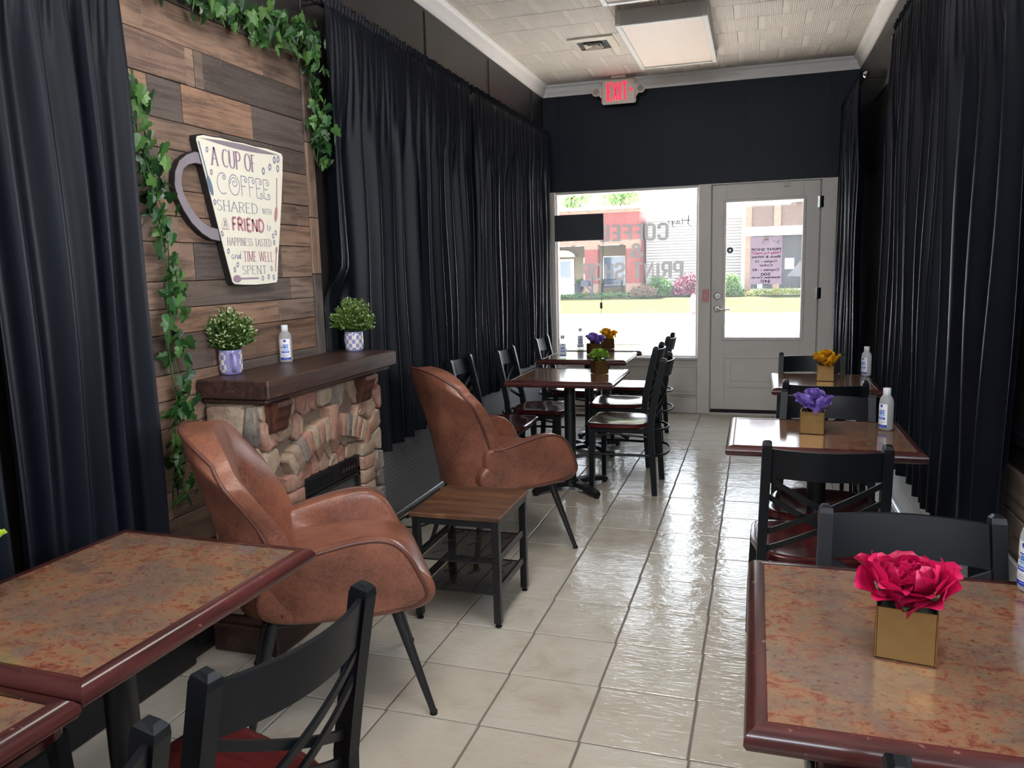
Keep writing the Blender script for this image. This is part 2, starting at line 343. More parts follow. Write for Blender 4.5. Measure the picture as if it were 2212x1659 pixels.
# ceiling with ribbed tiles
ce = struct(MB().box(((XL + XR) / 2, (YB + YW) / 2, CZ + 0.058), (XR - XL + 0.3, YW - YB + 0.3, 0.1)).build('ceiling', M_ceil))
TC = 0.322
def ctile_mesh(w, d): return MB().box((0, 0, 0.006), (w, d, 0.012), 0.003).mesh('ceiling_tile', M_rib)
full_c = ctile_mesh(TC - 0.002, TC - 0.002)
for j in range(-15, 8):
    y0 = 5.13 + TC * j; off = (0.0, 0.16, 0.31, 0.15)[j % 4]
    for i in range(-1, 10):
        x0 = XL - 0.1 + off + TC * i
        a, b, c, d = max(x0, XL), min(x0 + TC, XR), y0, min(y0 + TC, YW)
        if b - a < 0.02 or d - c < 0.02: continue
        me = full_c if (b - a > TC - 1e-4 and d - c > TC - 1e-4) else ctile_mesh(b - a - .002, d - c - .002)
        link('ceiling_tile', me, ce, ((a + b) / 2, (c + d) / 2, CZ + random.uniform(-.0012, .0012)))
# walls
T = 0.12
wl = struct(MB().box((XL - T / 2, (YB + YW) / 2, CZ / 2), (T, YW - YB, CZ)).build('wall_left', M_black))
for yy in (3.55, 4.77, 5.99, 7.2):       # panel cover strips of the painted left wall
    MB().box((XL + 0.004, yy, 1.6), (0.008, 0.05, 2.85), 0.002).build('cover_strip', M_black, wl)
wr = sempty('wall_right')
wx = XR + T / 2
M_wain = mk_plank('dark_wainscot_plank')
# right wall: the assumed side window opening is y 0.2..1.7, z 1.15..2.35 (outside the frame)
b = MB(); b.box((wx, (1.7 + YW) / 2, CZ / 2), (T, YW - 1.7, CZ)); b.box((wx, (YB + .2) / 2, CZ / 2), (T, .2 - YB, CZ)); b.box((wx, .95, .575), (T, 1.5, 1.15)); b.box((wx, .95, (2.35 + CZ) / 2), (T, 1.5, CZ - 2.35))
b.build('wall_surface', M_black, wr)
for k, zz in enumerate((0.52, 0.66)):
    MB().box((XR - 0.008, 2.42 - .25 * k, zz + .02), (0.016, 1.5, 0.135), .003).build('wainscot_board', M_wain, wr).color = S(140, 122, 108)
MB().box((XR - 0.02, 2.1, 0.875), (0.05, 2.2, 0.035), .004).build('ledge', M_metal, wr)
MB().box((XR - 0.006, 5.5, 2.28), (0.012, 0.06, 1.2), .002).build('cover_strip', M_black, wr)
MB().box((XR - 0.006, 6.05, 2.62), (0.012, 1.1, 0.05), .002).build('cover_strip', M_black, wr)
sw = sempty('assumed_window')  # assumed side window, out of view, set around the side lamp
b = MB()
for y in (.23, 1.67): b.box((XR + .06, y, 1.75), (.1, .06, 1.2), .004)
for z in (1.18, 2.32): b.box((XR + .06, .95, z), (.1, 1.5, .06), .004)
b.build('frame', M_white, sw); MB().box((XR + .07, .95, 1.75), (.005, 1.38, 1.08)).build('pane', mk_glass('added_window_glass', .1, .05), sw)
b = MB(); b.box(((XL + XR) / 2, YB - T / 2, 1.3), (XR - XL + 2 * T, T, 2.6)); b.box(((XL + XR) / 2, YB - T / 2, 3.11), (XR - XL + 2 * T, T, .08))
struct(b.build('wall_back', plain('pale_back_wall', S(190, 184, 176), .7)))
w3 = sempty('fill_window'); b = MB()  # made-up high window framing the back fill lamp
for x in (XL + .03, -.6, XR - .03): b.box((x, YB - .05, 2.835), (.06, .1, .47), .004)
b.build('frame', M_white, w3); MB().box((-.6, YB - .06, 2.835), (2.7, .005, .45)).build('pane', bpy.data.materials['added_window_glass'], w3)
# far wall: dark transom band over a white window front
FT = 0.14
wf = struct(MB().box(((XL + XR) / 2, YW + FT / 2, (2.155 + CZ) / 2), (XR - XL, FT, CZ - 2.155)).build('wall_far', M_farblk))
for x in (-1.86, -.12, .60): MB().box((x, YW - .002, 2.66), (.03, .005, .8), .001).build('cover_strip', M_farblk, wf)
b = MB()
b.box(((XL - 1.905) / 2, YW + FT / 2, 2.155 / 2), (-1.905 - XL, FT, 2.155))
b.box((-1.22, YW + FT / 2 + .02, .265), (1.37, FT - .04, .53)); b.box((-.472, YW + FT / 2 - .005, 1.0775), (.116, FT + .01, 2.155), .004)
b.box(((.535 + XR) / 2, YW + FT / 2, 1.0775), (XR - .535, FT, 2.155), .003)
b.box((.0625, YW + FT / 2, 2.151), (.953, FT, .012)); b.box((0.06, YW + FT / 2, .008), (.95, FT + .02, .016))
for x in (-.405, .53): b.box((x, YW + .102, 1.08), (.07, .085, 2.14), .003)
b.box((.06, YW + .10, 2.14), (.95, .085, .05), .003); b.box((.06, YW + .10, .02), (.95, .08, .03), .003)
b.build('white_front', M_white, wf)
b = MB(); b.box((-1.22, YW + .005, .075), (1.37, .03, .15), .004); b.build('base_board', M_white, wf)
def molding(x0, x1, z0, z1, y, w=.018, d=.012):
    m = MB()
    for a, c, e, g in ((x0, x1, z0, z0), (x0, x1, z1, z1)): m.box(((a + c) / 2, y - d / 2, e), (c - a + w, d, w), .005)
    for x in (x0, x1): m.box((x, y - d / 2, (z0 + z1) / 2), (w, d, z1 - z0 - w), .005)
    return m
molding(-1.80, -1.28, .19, .46, YW + .022).build('panel_molding', M_white, wf); molding(-1.20, -.545, .19, .46, YW + .022).build('panel_molding', M_white, wf)
w1 = sempty('window_1')
b = MB()
for x in (-1.895, -.54): b.box((x, YW + .05, 1.34), (.022, .06, 1.60), .004)
for z in (.545, 2.14): b.box((-1.2175, YW + .05, z), (1.376, .08, .03), .004)
b.box((-1.2175, YW + .015, .536), (1.38, .09, .022), .005); b.build('frame', M_white, w1)
MB().box((-1.2175, YW + .06, 1.345), (1.33, .006, 1.57)).build('pane', M_glass, w1)
# crown moulding
prof = [(0, 0), (0, -.102), (.012, -.102), (.018, -.085), (.032, -.06), (.045, -.028), (.060, -.020), (.068, -.010), (.068, 0)]
L = YW - YB
t1 = MB().add([], []); n = len(prof)
def crown(pts_dir, name):
    (x0, y0), (x1, y1), nx, ny, m0, m1 = pts_dir
    vs = [(x0 + nx * p + (x1 - x0) / math.hypot(x1 - x0, y1 - y0) * p * m0, y0 + ny * p + (y1 - y0) / math.hypot(x1 - x0, y1 - y0) * p * m0, CZ + q - .001) for p, q in prof]
    vs += [(x1 + nx * p - (x1 - x0) / math.hypot(x1 - x0, y1 - y0) * p * m1, y1 + ny * p - (y1 - y0) / math.hypot(x1 - x0, y1 - y0) * p * m1, CZ + q - .001) for p, q in prof]
    return struct(MB().add(vs, [(i, (i + 1) % n, n + (i + 1) % n, n + i) for i in range(n)] + [tuple(range(n)), tuple(range(n, 2 * n))]).build(name, M_crown))
crown(((XL, YB), (XL, YW), 1, 0, 0, 1), 'trim_1'); crown(((XL, YW), (XR, YW), 0, -1, 1, 1), 'trim_2'); crown(((XR, YB), (XR, YW), -1, 0, 0, 1), 'trim_3')
# door
d1 = sempty('door_1', (0, 0, 0))
DX0, DX1, DZ0, DZ1 = -.405, .525, .022, 2.142; gx0, gx1, gz0, gz1 = -.28, .385, .735, 1.98; dy = YW + .035
b = MB()
b.box(((DX0 + gx0) / 2, dy, (DZ0 + DZ1) / 2), (gx0 - DX0, .045, DZ1 - DZ0), .003); b.box(((DX1 + gx1) / 2, dy, (DZ0 + DZ1) / 2), (DX1 - gx1, .045, DZ1 - DZ0), .003)
b.box(((gx0 + gx1) / 2, dy, (gz1 + DZ1) / 2), (gx1 - gx0, .045, DZ1 - gz1)); b.box(((gx0 + gx1) / 2, dy, (DZ0 + gz0) / 2), (gx1 - gx0, .045, gz0 - DZ0))
b.build('door_leaf', M_white, d1)
molding(gx0 - .012, gx1 + .012, gz0 - .012, gz1 + .012, dy - .022, .03, .012).build('glazing_frame', M_white, d1)
molding(gx0, gx1, .27, .55, dy - .022, .022, .012).build('panel_molding', M_white, d1)
MB().box(((gx0 + gx1) / 2, dy, .41), (gx1 - gx0 - .1, .058, .2), .012).build('raised_panel', M_white, d1)
MB().box(((gx0 + gx1) / 2, dy + .012, (gz0 + gz1) / 2), (gx1 - gx0, .006, gz1 - gz0)).build('pane', M_glass, d1)
MB().box(((DX0 + DX1) / 2, dy - .024, DZ0 + .012), (DX1 - DX0, .02, .03), .004).build('door_sweep', M_dark, d1)
RY = Matrix.Rotation(math.radians(90), 4, 'X')
def disc(c, r, d, mat, name, parent, n=20):
    m = MB(); m.lathe([(r * .96, 0), (r, .004), (r, d * .6), (r * .8, d), (0, d)], n, M=Matrix.Translation(c) @ Matrix.Rotation(math.radians(90), 4, 'X')); return m.build(name, mat, parent, smooth=40)
disc((-.352, dy - .022, 1.127), .033, .018, M_chrome, 'deadbolt', d1)
MB().box((-.352, dy - .048, 1.127), (.05, .014, .012), .003, M=None).build('thumb_turn', M_chrome, d1)
disc((-.350, dy - .022, 1.008), .033, .014, M_chrome, 'lever_rose', d1)
m = MB(); m.tube([(-.350, dy - .03, 1.008), (-.350, dy - .075, 1.008)], .011, 10); m.tube([(-.352, dy - .072, 1.008), (-.33, dy - .078, 1.006), (-.28, dy - .076, 1.0), (-.235, dy - .072, .998)], [.011, .011, .009, .007], 10); m.build('door_handle', M_chrome, d1, smooth=40)
for z in (1.95, 1.14, .25):
    m = MB(); m.tube([(.53, YW - .004, z - .05), (.53, YW - .004, z + .05)], .009, 8); m.box((.53, YW + .003, z), (.05, .006, .10)); m.build('hinge', M_chrome, d1)
MB().box((.243, dy - .035, 2.112), (.055, .03, .028), .003).build('door_sensor', plain('cream_plastic', S(200, 196, 170), .5), d1)
# pink switch on the mullion
ls = thing('light_switch', 'small pink switch plate on the white post beside the door latch', 'switch', (-.459, YW - .01, 1.131))
MB().box((0, -.002, 0), (.07, .008, .118), .003).build('plate', plain('pink_plastic', S(206, 140, 146), .45), ls)
MB().box((0, -.009, 0), (.012, .012, .026), .002).build('toggle', plain('rose_plastic', S(222, 176, 176), .4), ls)
for z in (-.04, .04): MB().lathe([(.004, 0), (.003, .002), (0, .002)], 8, M=Matrix.Translation((0, -.006, z)) @ RY).build('screw', M_chrome, ls)
# pegboard convector covers along both walls, base rails
M_pegL = mk_pegboard('grey_pegboard', S(104, 106, 110)); M_pegR = mk_pegboard('white_pegboard', S(208, 208, 208))
bl = struct(sempty('baseboard_left')); br = struct(sempty('baseboard_right'))
for k in range(3):
    y0 = 3.50 + 1.36 * k; y1 = y0 + 1.33
    MB().box((0, 0, 0), (.02, y1 - y0, .43), .003).build('pegboard_panel', M_pegL, bl, loc=(XL + .016, (y0 + y1) / 2, .25))
MB().box((XL + .024, 5.5, .022), (.03, 4.1, .036), .006).build('metal_rail', plain('galvanised_rail', S(150, 152, 156), .35, .8), bl)
MB().box((XL + .02, .6, .10), (.035, 3.3, .20), .006).build('black_skirting', M_metal, bl)
for k in range(4):
    y0 = 2.35 + 1.32 * k; y1 = min(y0 + 1.30, YW - .02)
    MB().box((0, 0, 0), (.02, y1 - y0, .43), .003).build('pegboard_panel', M_pegR, br, loc=(XR - .012, (y0 + y1) / 2, .25))
MB().tube([(XR - .035, 1.9, .03), (XR - .035, YW - .05, .03)], .017, 10).build('metal_rail', plain('bright_pipe', S(196, 200, 206), .25, .7), br, smooth=True)
# ================================================================== DINING CHAIRS (front = +Y)
M_chair = plain('charcoal_powder_coat', S(11, 14, 18), 0.42, spec=.26, var=0.12, vscale=14, bump=0.04, bscale=300)
M_seat = mk_mahogany('red_mahogany_seat', (50, 18, 19), (80, 28, 28), 0.15, axis=1, wear=False)
def ry_at(z):            # rear post line: y as a function of height
    return -.200 + .030 * (z / .45) if z < .45 else -.170 - .082 * ((z - .45) / .41) ** 1.15
def rx_at(z): return .197 - .020 * min(1, z / .86)
def bow(x, z, d=.045): return ry_at(z) - d * (1 - (x / rx_at(z)) ** 2)
def make_chair(name, label):
    t = thing(name, label, 'chair')
    # saddle seat: straight front, rounded back, dished
    def outline(s):
        a = s * 2 * math.pi; w = .215 if math.sin(a) > 0 else .205
        c, sn = math.cos(a), math.sin(a); e = .30 if sn > 0 else .62
        x = math.copysign(abs(c) ** e, c) * w; y = math.copysign(abs(sn) ** e, sn) * (.215 if sn > 0 else .195)
        return x, y + .025
    N = 36; rings = ((0.0, .437, 0), (.35, .4385, 0), (.7, .444, 0), (.9, .450, 0), (.97, .4505, 0), (1.0, .446, 0), (1.0, .426, 0), (.96, .420, 0), (0.0, .420, 0))
    m = MB(); vs = []; fs = []
    for k, (f, z, _) in enumerate(rings):
        for j in range(N):
            x, y = outline(j / N); vs.append((x * f, .02 + (y - .02) * f, z))
    for k in range(len(rings) - 1):
        for j in range(N): fs.append((k * N + j, k * N + (j + 1) % N, (k + 1) * N + (j + 1) % N, (k + 1) * N + j))
    m.add(vs, fs).build('seat', M_seat, t, smooth=50, merge=True)
    m = MB()
    for s in (-1, 1): m.box((s * .185, .01, .405), (.02, .36, .03), .003)
    m.box((0, .195, .405), (.39, .02, .03), .003); m.box((0, -.155, .405), (.35, .02, .03), .003); m.build('seat_frame', M_chair, t)
    for s in (-1, 1):
        m = MB(); m.tube([(s * .198, .19, .415), (s * .208, .195, .2), (s * .214, .197, 0)], 0, sq=[(.034, .034), (.032, .032), (.026, .026)], up=(0, 1, 0)); m.build('leg', M_chair, t)
    for s in (-1, 1):
        zs = (0, .15, .3, .42, .5, .6, .7, .80, .845); m = MB()
        m.tube([(s * rx_at(z), ry_at(z), z) for z in zs] + [(s * rx_at(.86), ry_at(.86), .858), (s * rx_at(.86), ry_at(.86) - .001, .866)], 0,
               sq=[(.024, .034), (.026, .036), (.028, .038), (.03, .04), (.03, .04), (.03, .04), (.03, .04), (.03, .04), (.031, .041), (.028, .036), (.014, .020)], up=(0, 1, 0)); m.build('back_post', M_chair, t)
    def bent(z0, z1, h, d, n=10, th=.010, x0=-1, x1=1, off=0.0):
        vs = []; fs = []
        for i in range(n + 1):
            u = x0 + (x1 - x0) * i / n; zc = z0 + (z1 - z0) * i / n; x = u * (rx_at(zc) - .010)
            for zz in (zc - h / 2, zc + h / 2):
                for o in (-th / 2, th / 2): vs.append((x, bow(x, zz, d) + o + off, zz))
        for i in range(n):
            a = i * 4; c = a + 4
            for p, q in ((0, 1), (1, 3), (3, 2), (2, 0)): fs.append((a + p, a + q, c + q, c + p))
        fs += [(0, 1, 3, 2), (n * 4, n * 4 + 2, n * 4 + 3, n * 4 + 1)]
        return MB().add(vs, fs)
    bent(.793, .793, .098, .045, 14, .012).build('top_rail', M_chair, t, smooth=40)
    for za, zb in ((.735, .545), (.672, .482)):
        bent(za, zb, .021, .034, 12, .009, off=.005).build('lattice_bar', M_chair, t, smooth=40); bent(zb, za, .021, .034, 12, .009, off=-.006).build('lattice_bar', M_chair, t, smooth=40)
    m = MB(); z = .255
    path = [(-.206, .19, z), (-.203, 0, z), (-.198, -.17, z)] + [(-.198 * math.cos(a), -.185 - .085 * math.sin(a), z) for a in [math.pi * k / 10 for k in range(1, 10)]] + [(.198, -.17, z), (.203, 0, z), (.206, .19, z)]
    m.tube(path, .0085, 8); m.build('hoop_stretcher', M_chair, t, smooth=40)
    m = MB(); m.tube([(-.2, .17, .372), (-.19, .05, .385), (-.186, -.15, .37)], .007, 6); m.tube([(.2, .17, .372), (.19, .05, .385), (.186, -.15, .37)], .007, 6); m.build('side_brace', M_chair, t, smooth=40)
    m = MB(); m.tube([(-.17 + .034 * k, -.150 - .115 * (1 - ((-.17 + .034 * k) / .17) ** 2) ** .7, .405) for k in range(11)], .008, 6); m.build('rear_hoop', M_chair, t, smooth=40)
    return t
PI = math.pi
# facing angle: rotation about z of the +Y facing chair
chair_specs = [  # back-rest centre (x, y), rz, label
    ((-.722, 1.052), PI / 2 - .20, 'black lattice-back chair with red seat at the rust table beside the cognac armchair'),
    ((-.752, .575), PI / 2 - .05, 'black lattice-back chair of which one post shows beside the small lower rust table corner'),
    ((-1.945, 1.05), -PI / 2, 'black chair on the wall side under the large rust table, one leg showing'),
    ((.345, .912), 0, 'black chair whose single post tip shows below the pink flower table'),
    ((.343, 1.908), PI, 'black chair facing the pink flower table from its far side'),
    ((.22, 2.575), .02, 'black chair with wide red seat on the near side of the right purple flower table'),
    ((.305, 3.615), PI - .10, 'black chair on the far side of the purple flower table by the right curtain'),
    ((.322, 3.965), 0, 'black chair on the near side of the right yellow flower table'),
    ((.334, 5.165), PI, 'black chair between the right yellow flower table and the white door'),
    ((-.535, 4.97), PI / 2, 'black chair with glossy seat at the green flower table, open aisle side'),
    ((-.665, 5.66), PI / 2, 'black chair at the middle left table with purple flowers, aisle side'),
    ((-.665, 6.47), PI / 2, 'black chair at the table under the shop window, aisle side'),
    ((-1.86, 4.76), -PI / 2, 'black chair by the wall half hidden behind the far cognac armchair'),
    ((-1.73, 5.33), -PI / 2, 'black chair with dark red seat between the left curtain and the green flower table'),
    ((-1.70, 6.22), -PI / 2, 'black chair by the left curtain end beside the shop window table'),
]
proto = None
for (bx, by), rz, lab in chair_specs:
    # back rest top sits at local (0,-.25)
    ox = bx - (.25 * math.sin(rz)); oy = by + .25 * math.cos(rz)
    if proto is None:
        proto = make_chair('dining_chair', lab); proto.location = (ox, oy, 0); proto.rotation_euler = (0, 0, rz); proto['group'] = 'black lattice-back dining chairs'; c0 = proto
    else: dup(proto, (ox, oy, 0), rz, lab, 'black lattice-back dining chairs')

# ================================================================== TABLES
M_lam = mk_laminate(); M_edge = mk_mahogany('mahogany_edge_x', (36, 18, 18), (84, 43, 40), .2, axis=0); M_edgey = mk_mahogany('mahogany_edge_y', (36, 18, 18), (84, 43, 40), .2, axis=1)
def make_table(label, x0, x1, y0, y1, top=.75, name='cafe_table'):
    cx, cy = (x0 + x1) / 2, (y0 + y1) / 2; w, d = x1 - x0, y1 - y0
    t = thing(name, label, 'table', (cx, cy, 0), 0, 'cafe tables with mahogany edges')
    E = .034; H = .040
    MB().box((0, 0, 0), (w - 2 * E, d - 2 * E, .03), .001).build('tabletop', M_lam, t, loc=(0, 0, top - .0165))
    hp = [(0, -.001), (.016, -.001), (.026, -.006), (.033, -.016), (.034, -.026), (.029, -.036), (.02, -.040), (0, -.040)]
    for ax, s in (('x', -1), ('x', 1), ('y', -1), ('y', 1)):
        m = MB(); vs = []; n = len(hp)
        for e in (-1, 1):
            for p, q in hp:
                if ax == 'y': vs.append((e * (w / 2 - E + p), s * (d / 2 - E + p), q))
                else: vs.append((s * (w / 2 - E + p), e * (d / 2 - E + p), q))
        m.add(vs, [(i, (i + 1) % n, n + (i + 1) % n, n + i) for i in range(n)] + [tuple(range(n)), tuple(range(n, 2 * n))])
        m.build('edge_rail', M_edgey if ax == 'x' else M_edge, t, smooth=35, loc=(0, 0, top + .001))
    m = MB(); m.lathe([(.042, .03), (.036, .06), (.036, top - .05)], 20); m.build('column', M_metal, t, smooth=40)
    m = MB()
    for k in range(2):
        a = math.pi / 4 + k * math.pi / 2; c, s = math.cos(a), math.sin(a); r = min(w, d) * .42
        m.tube([(-c * r, -s * r, top - .048), (c * r, s * r, top - .048)], 0, sq=(.035, .012))
    m.build('mounting_spider', M_metal, t)
    m = MB(); m.lathe([(0, .028), (.075, .03), (.07, .05), (.05, .068), (.036, .075)], 20)
    for k in range(4):
        a = math.pi / 4 + k * math.pi / 2 + .06; c, s = math.cos(a), math.sin(a)
        pr = [(.04, .045), (.12, .046), (.20, .040), (.25, .032), (.275, .024), (.29, .014)]
        m.tube([(c * r, s * r, z) for r, z in pr], 0, sq=[(.06, .03), (.052, .03), (.046, .03), (.046, .03), (.044, .03), (.030, .022)], up=(0, 0, 1))
    m.build('pedestal_base', M_metal, t)
    m = MB()
    for k in range(4):
        a = math.pi / 4 + k * math.pi / 2 + .06; m.lathe([(.016, 0), (.016, .01), (.01, .016), (0, .016)], 10, c=(math.cos(a) * .275, math.sin(a) * .275, 0))
    m.build('leveling_glide', M_dark, t); return t
make_table('large rust-topped cafe table with mahogany edge left of the tan armchair', -1.672, -1.063, .954, 1.660).rotation_euler = (0, 0, -.028)
make_table('rust-topped table corner lower than and in front of the large rust table', -1.688, -1.080, .235, .950, .741).rotation_euler = (0, 0, -.028)
make_table('rust-topped cafe table bearing the pink flowers', -.006, .606, 1.112, 1.832)
make_table('cafe table bearing the purple flowers beside the right curtain', -.102, .592, 2.975, 3.572)
make_table('cafe table bearing the yellow flowers near the right curtain end', .087, .655, 4.42, 5.06)
make_table('cafe table bearing the green flowers beside the armchair', -1.472, -.795, 4.50, 5.145)
make_table('cafe table bearing purple flowers in the middle of the left row', -1.565, -.893, 5.60, 6.195)
make_table('cafe table right under the shop window with yellow flowers', -1.555, -.868, 6.235, 6.80)

# ================================================================== WINGBACK ARMCHAIRS (front = +Y)
M_leather = mk_leather(); M_pipe = plain('leather_piping', S(88, 50, 40), .5, var=.1)
M_aleg = plain('matte_black_steel', S(30, 31, 33), .42)
def smooth01(x): x = max(0.0, min(1.0, x)); return x * x * (3 - 2 * x)
def make_arm(name, label):
    t = thing(name, label, 'armchair')
    # v (depth) measured from rear feet line -> local y = v - .275
    V0 = -.275
    def back_pt(s, k, face):
        # s -1..1 across, k 0..1 up; face +1 front, -1 rear
        z0 = .375; ztop = .965 - .085 * abs(s) ** 3.2
        z = z0 + (ztop - z0) * k
        w = .255 - .012 * math.sin(min(1, k / .75) * math.pi) + .035 * smooth01((k - .55) / .35) - .055 * smooth01((k - .84) / .16) ** 1.6
        x = s * w
        vc = .055 - .165 * k ** 1.1
        wing = (.085 + .055 * math.sin(math.pi * min(1, k * 1.05))) * abs(s) ** 2.6
        th = .062 * (1 - .35 * k)
        if face > 0:
            dent = 0.0
            for bx, bk in ((-.42, .62), (.42, .62), (-.42, .36), (.42, .36)):
                dd = ((s - bx) / .22) ** 2 + ((k - bk) / .10) ** 2; dent += .020 * math.exp(-dd)
            dent += .012 * math.exp(-((abs(s) - .42) / .12) ** 2) * smooth01((k - .1) / .2) * smooth01((.95 - k) / .2)
            v = vc + th * (1 - abs(s) ** 6 * .25) + wing - dent + .018 * (1 - s * s)
        else: v = vc - .012 - .062 * (1 - .45 * k) * (1 - abs(s) ** 3) + wing * .86
        return (x, V0 + v, z)
    NU, NK = 32, 30; m = MB(); vs = []; fs = []
    for k in range(NK + 1):
        for i in range(NU + 1): vs.append(back_pt(-1 + 2 * i / NU, k / NK, 1))
    off = len(vs)
    for k in range(NK + 1):
        for i in range(NU + 1): vs.append(back_pt(-1 + 2 * i / NU, k / NK, -1))
    W = NU + 1
    for k in range(NK):
        for i in range(NU):
            fs.append((k * W + i, k * W + i + 1, (k + 1) * W + i + 1, (k + 1) * W + i)); fs.append((off + k * W + i, off + (k + 1) * W + i, off + (k + 1) * W + i + 1, off + k * W + i + 1))
    for k in range(NK):
        for i in (0, NU):
            q = (k * W + i, (k + 1) * W + i, off + (k + 1) * W + i, off + k * W + i); fs.append(q if i == 0 else q[::-1])
    for i in range(NU):
        fs.append((NK * W + i, NK * W + i + 1, off + NK * W + i + 1, off + NK * W + i)); fs.append((i, off + i, off + i + 1, i + 1))
    o = m.add(vs, fs).build('backrest', M_leather, t, smooth=True)
    bv = o.modifiers.new('round', 'BEVEL'); bv.width = .016; bv.segments = 3; bv.limit_method = 'ANGLE'; bv.angle_limit = math.radians(50)
    edge = [back_pt(-1, k / 24, -1) for k in range(1, 25)] + [back_pt(-1 + 2 * i / 24, 1, -1) for i in range(1, 24)] + [back_pt(1, k / 24, -1) for k in range(24, 0, -1)]
    edge = [(p[0] * 1.006, p[1] + .004, p[2] + .002) for p in edge]
    MB().tube(edge, .0062, 6).build('piping', M_pipe, o, smooth=True)
    # arms: an outer panel with a broad padded top rolling inwards
    prof = [(.075, .585), (.11, .578), (.16, .586), (.24, .606), (.34, .626), (.42, .630), (.475, .612), (.515, .565), (.545, .50), (.568, .445), (.570, .415), (.545, .392), (.46, .382), (.30, .372), (.16, .368), (.10, .376), (.075, .46)]
    cxm, czm = .30, .47
    for sgn in (-1, 1):
        # cross loops from outer face over padded rim to the inner face
        layers = [(.262, .0, 1.0), (.290, .0, .55), (.300, 0, .86), (.302, 0, .965), (.294, 0, 1.0), (.272, 0, 1.015), (.248, 0, 1.0), (.236, 0, .95), (.230, 0, .70), (.228, 0, .3)]
        layers = layers[1:]; m = MB(); vs = []; fs = []; n = len(prof)
        vs.append((sgn * .2865, V0 + cxm, czm))
        for x, _, f in layers:
            for (v, z) in prof:
                V_, Z_ = cxm + (v - cxm) * f, czm + (z - czm) * f
                xx = x - .030 * smooth01((.50 - Z_) / .14) + .012 * smooth01((V_ - .2) / .3) - .045 * smooth01((.20 - V_) / .14)
                vs.append((sgn * xx, V0 + V_, Z_))
        fs += [(0, 1 + i, 1 + (i + 1) % n) for i in range(n)]
        for l in range(len(layers) - 1):
            for i in range(n): fs.append((1 + l * n + i, 1 + l * n + (i + 1) % n, 1 + (l + 1) * n + (i + 1) % n, 1 + (l + 1) * n + i))
        fs.append(tuple(1 + (len(layers) - 1) * n + i for i in range(n)))
        a = m.add(vs, fs).build('armrest', M_leather, t, smooth=True)
        sd = a.modifiers.new('soft', 'SUBSURF'); sd.levels = 2; sd.render_levels = 2
        pp = []
        for (v, z) in prof[1:12]:
            x = .3005 - .030 * smooth01((.50 - z) / .14) + .012 * smooth01((v - .2) / .3) - .045 * smooth01((.20 - v) / .14); pp.append((sgn * x, V0 + cxm + (v - cxm) * .978, czm + (z - czm) * .978))
        # smooth the polyline
        for _ in range(2): pp = [pp[0]] + [q for i in range(len(pp) - 1) for q in (tuple(.75 * a1 + .25 * b1 for a1, b1 in zip(pp[i], pp[i + 1])), tuple(.25 * a1 + .75 * b1 for a1, b1 in zip(pp[i], pp[i + 1])))] + [pp[-1]]
        MB().tube(pp, .0062, 6).build('piping', M_pipe, a, smooth=True)
    # seat cushion: puffy block with a rounded nose
    def seat_pt(u, k):
        a = 2 * math.pi * k; return None
    sec = [(.03, .385), (.05, .50), (.15, .525), (.30, .535), (.44, .530), (.53, .510), (.585, .470), (.605, .42), (.590, .375), (.54, .350), (.40, .345), (.15, .350)]
    m = MB(); vs = []; fs = []; n = len(sec); xs = [(-.262, .80), (-.250, .93), (-.20, 1.0), (-.1, 1.02), (0, 1.025), (.1, 1.02), (.20, 1.0), (.250, .93), (.262, .80)]
    for x, f in xs:
        for v, z in sec: vs.append((x, V0 + .3 + (v - .3) * (.94 + .06 * f), .44 + (z - .44) * f))
    for l in range(len(xs) - 1):
        for i in range(n): fs.append((l * n + i, l * n + (i + 1) % n, (l + 1) * n + (i + 1) % n, (l + 1) * n + i))
    fs += [tuple(range(n)), tuple((len(xs) - 1) * n + i for i in range(n))]
    sc = m.add(vs, fs).build('seat_cushion', M_leather, t, smooth=True); sd = sc.modifiers.new('soft', 'SUBSURF'); sd.levels = 2; sd.render_levels = 2
    MB().box((0, V0 + .28, .352), (.40, .44, .035), .008).build('seat_frame', M_aleg, t)
    for sx in (-1, 1):
        for f in (0, 1):
            top = (sx * .19, V0 + (.47 if f else .09), .36); bot = (sx * .262, V0 + (.572 if f else .0), .008)
            lg = MB().tube([top, bot], [.019, .0105], 12).build('leg', M_aleg, t, smooth=40)
            MB().lathe([(.0125, 0), (.0125, .012), (.010, .016), (0, .016)], 12, c=(bot[0], bot[1], 0)).build('foot_cap', M_dark, lg)
    return t
a1 = make_arm('wingback_armchair', 'cognac leather wingback armchair beside the stone fireplace, seat facing the aisle')
a1['group'] = 'cognac leather armchairs'; a1.location = (-1.372, 2.228, 0); a1.rotation_euler = (0, 0, math.atan2(.54, .84) - PI / 2)
a2 = dup(a1, (-1.259, 3.722, 0), math.atan2(.72, .69) - PI / 2, 'cognac leather wingback armchair seen from behind, past the small side table', 'cognac leather armchairs')

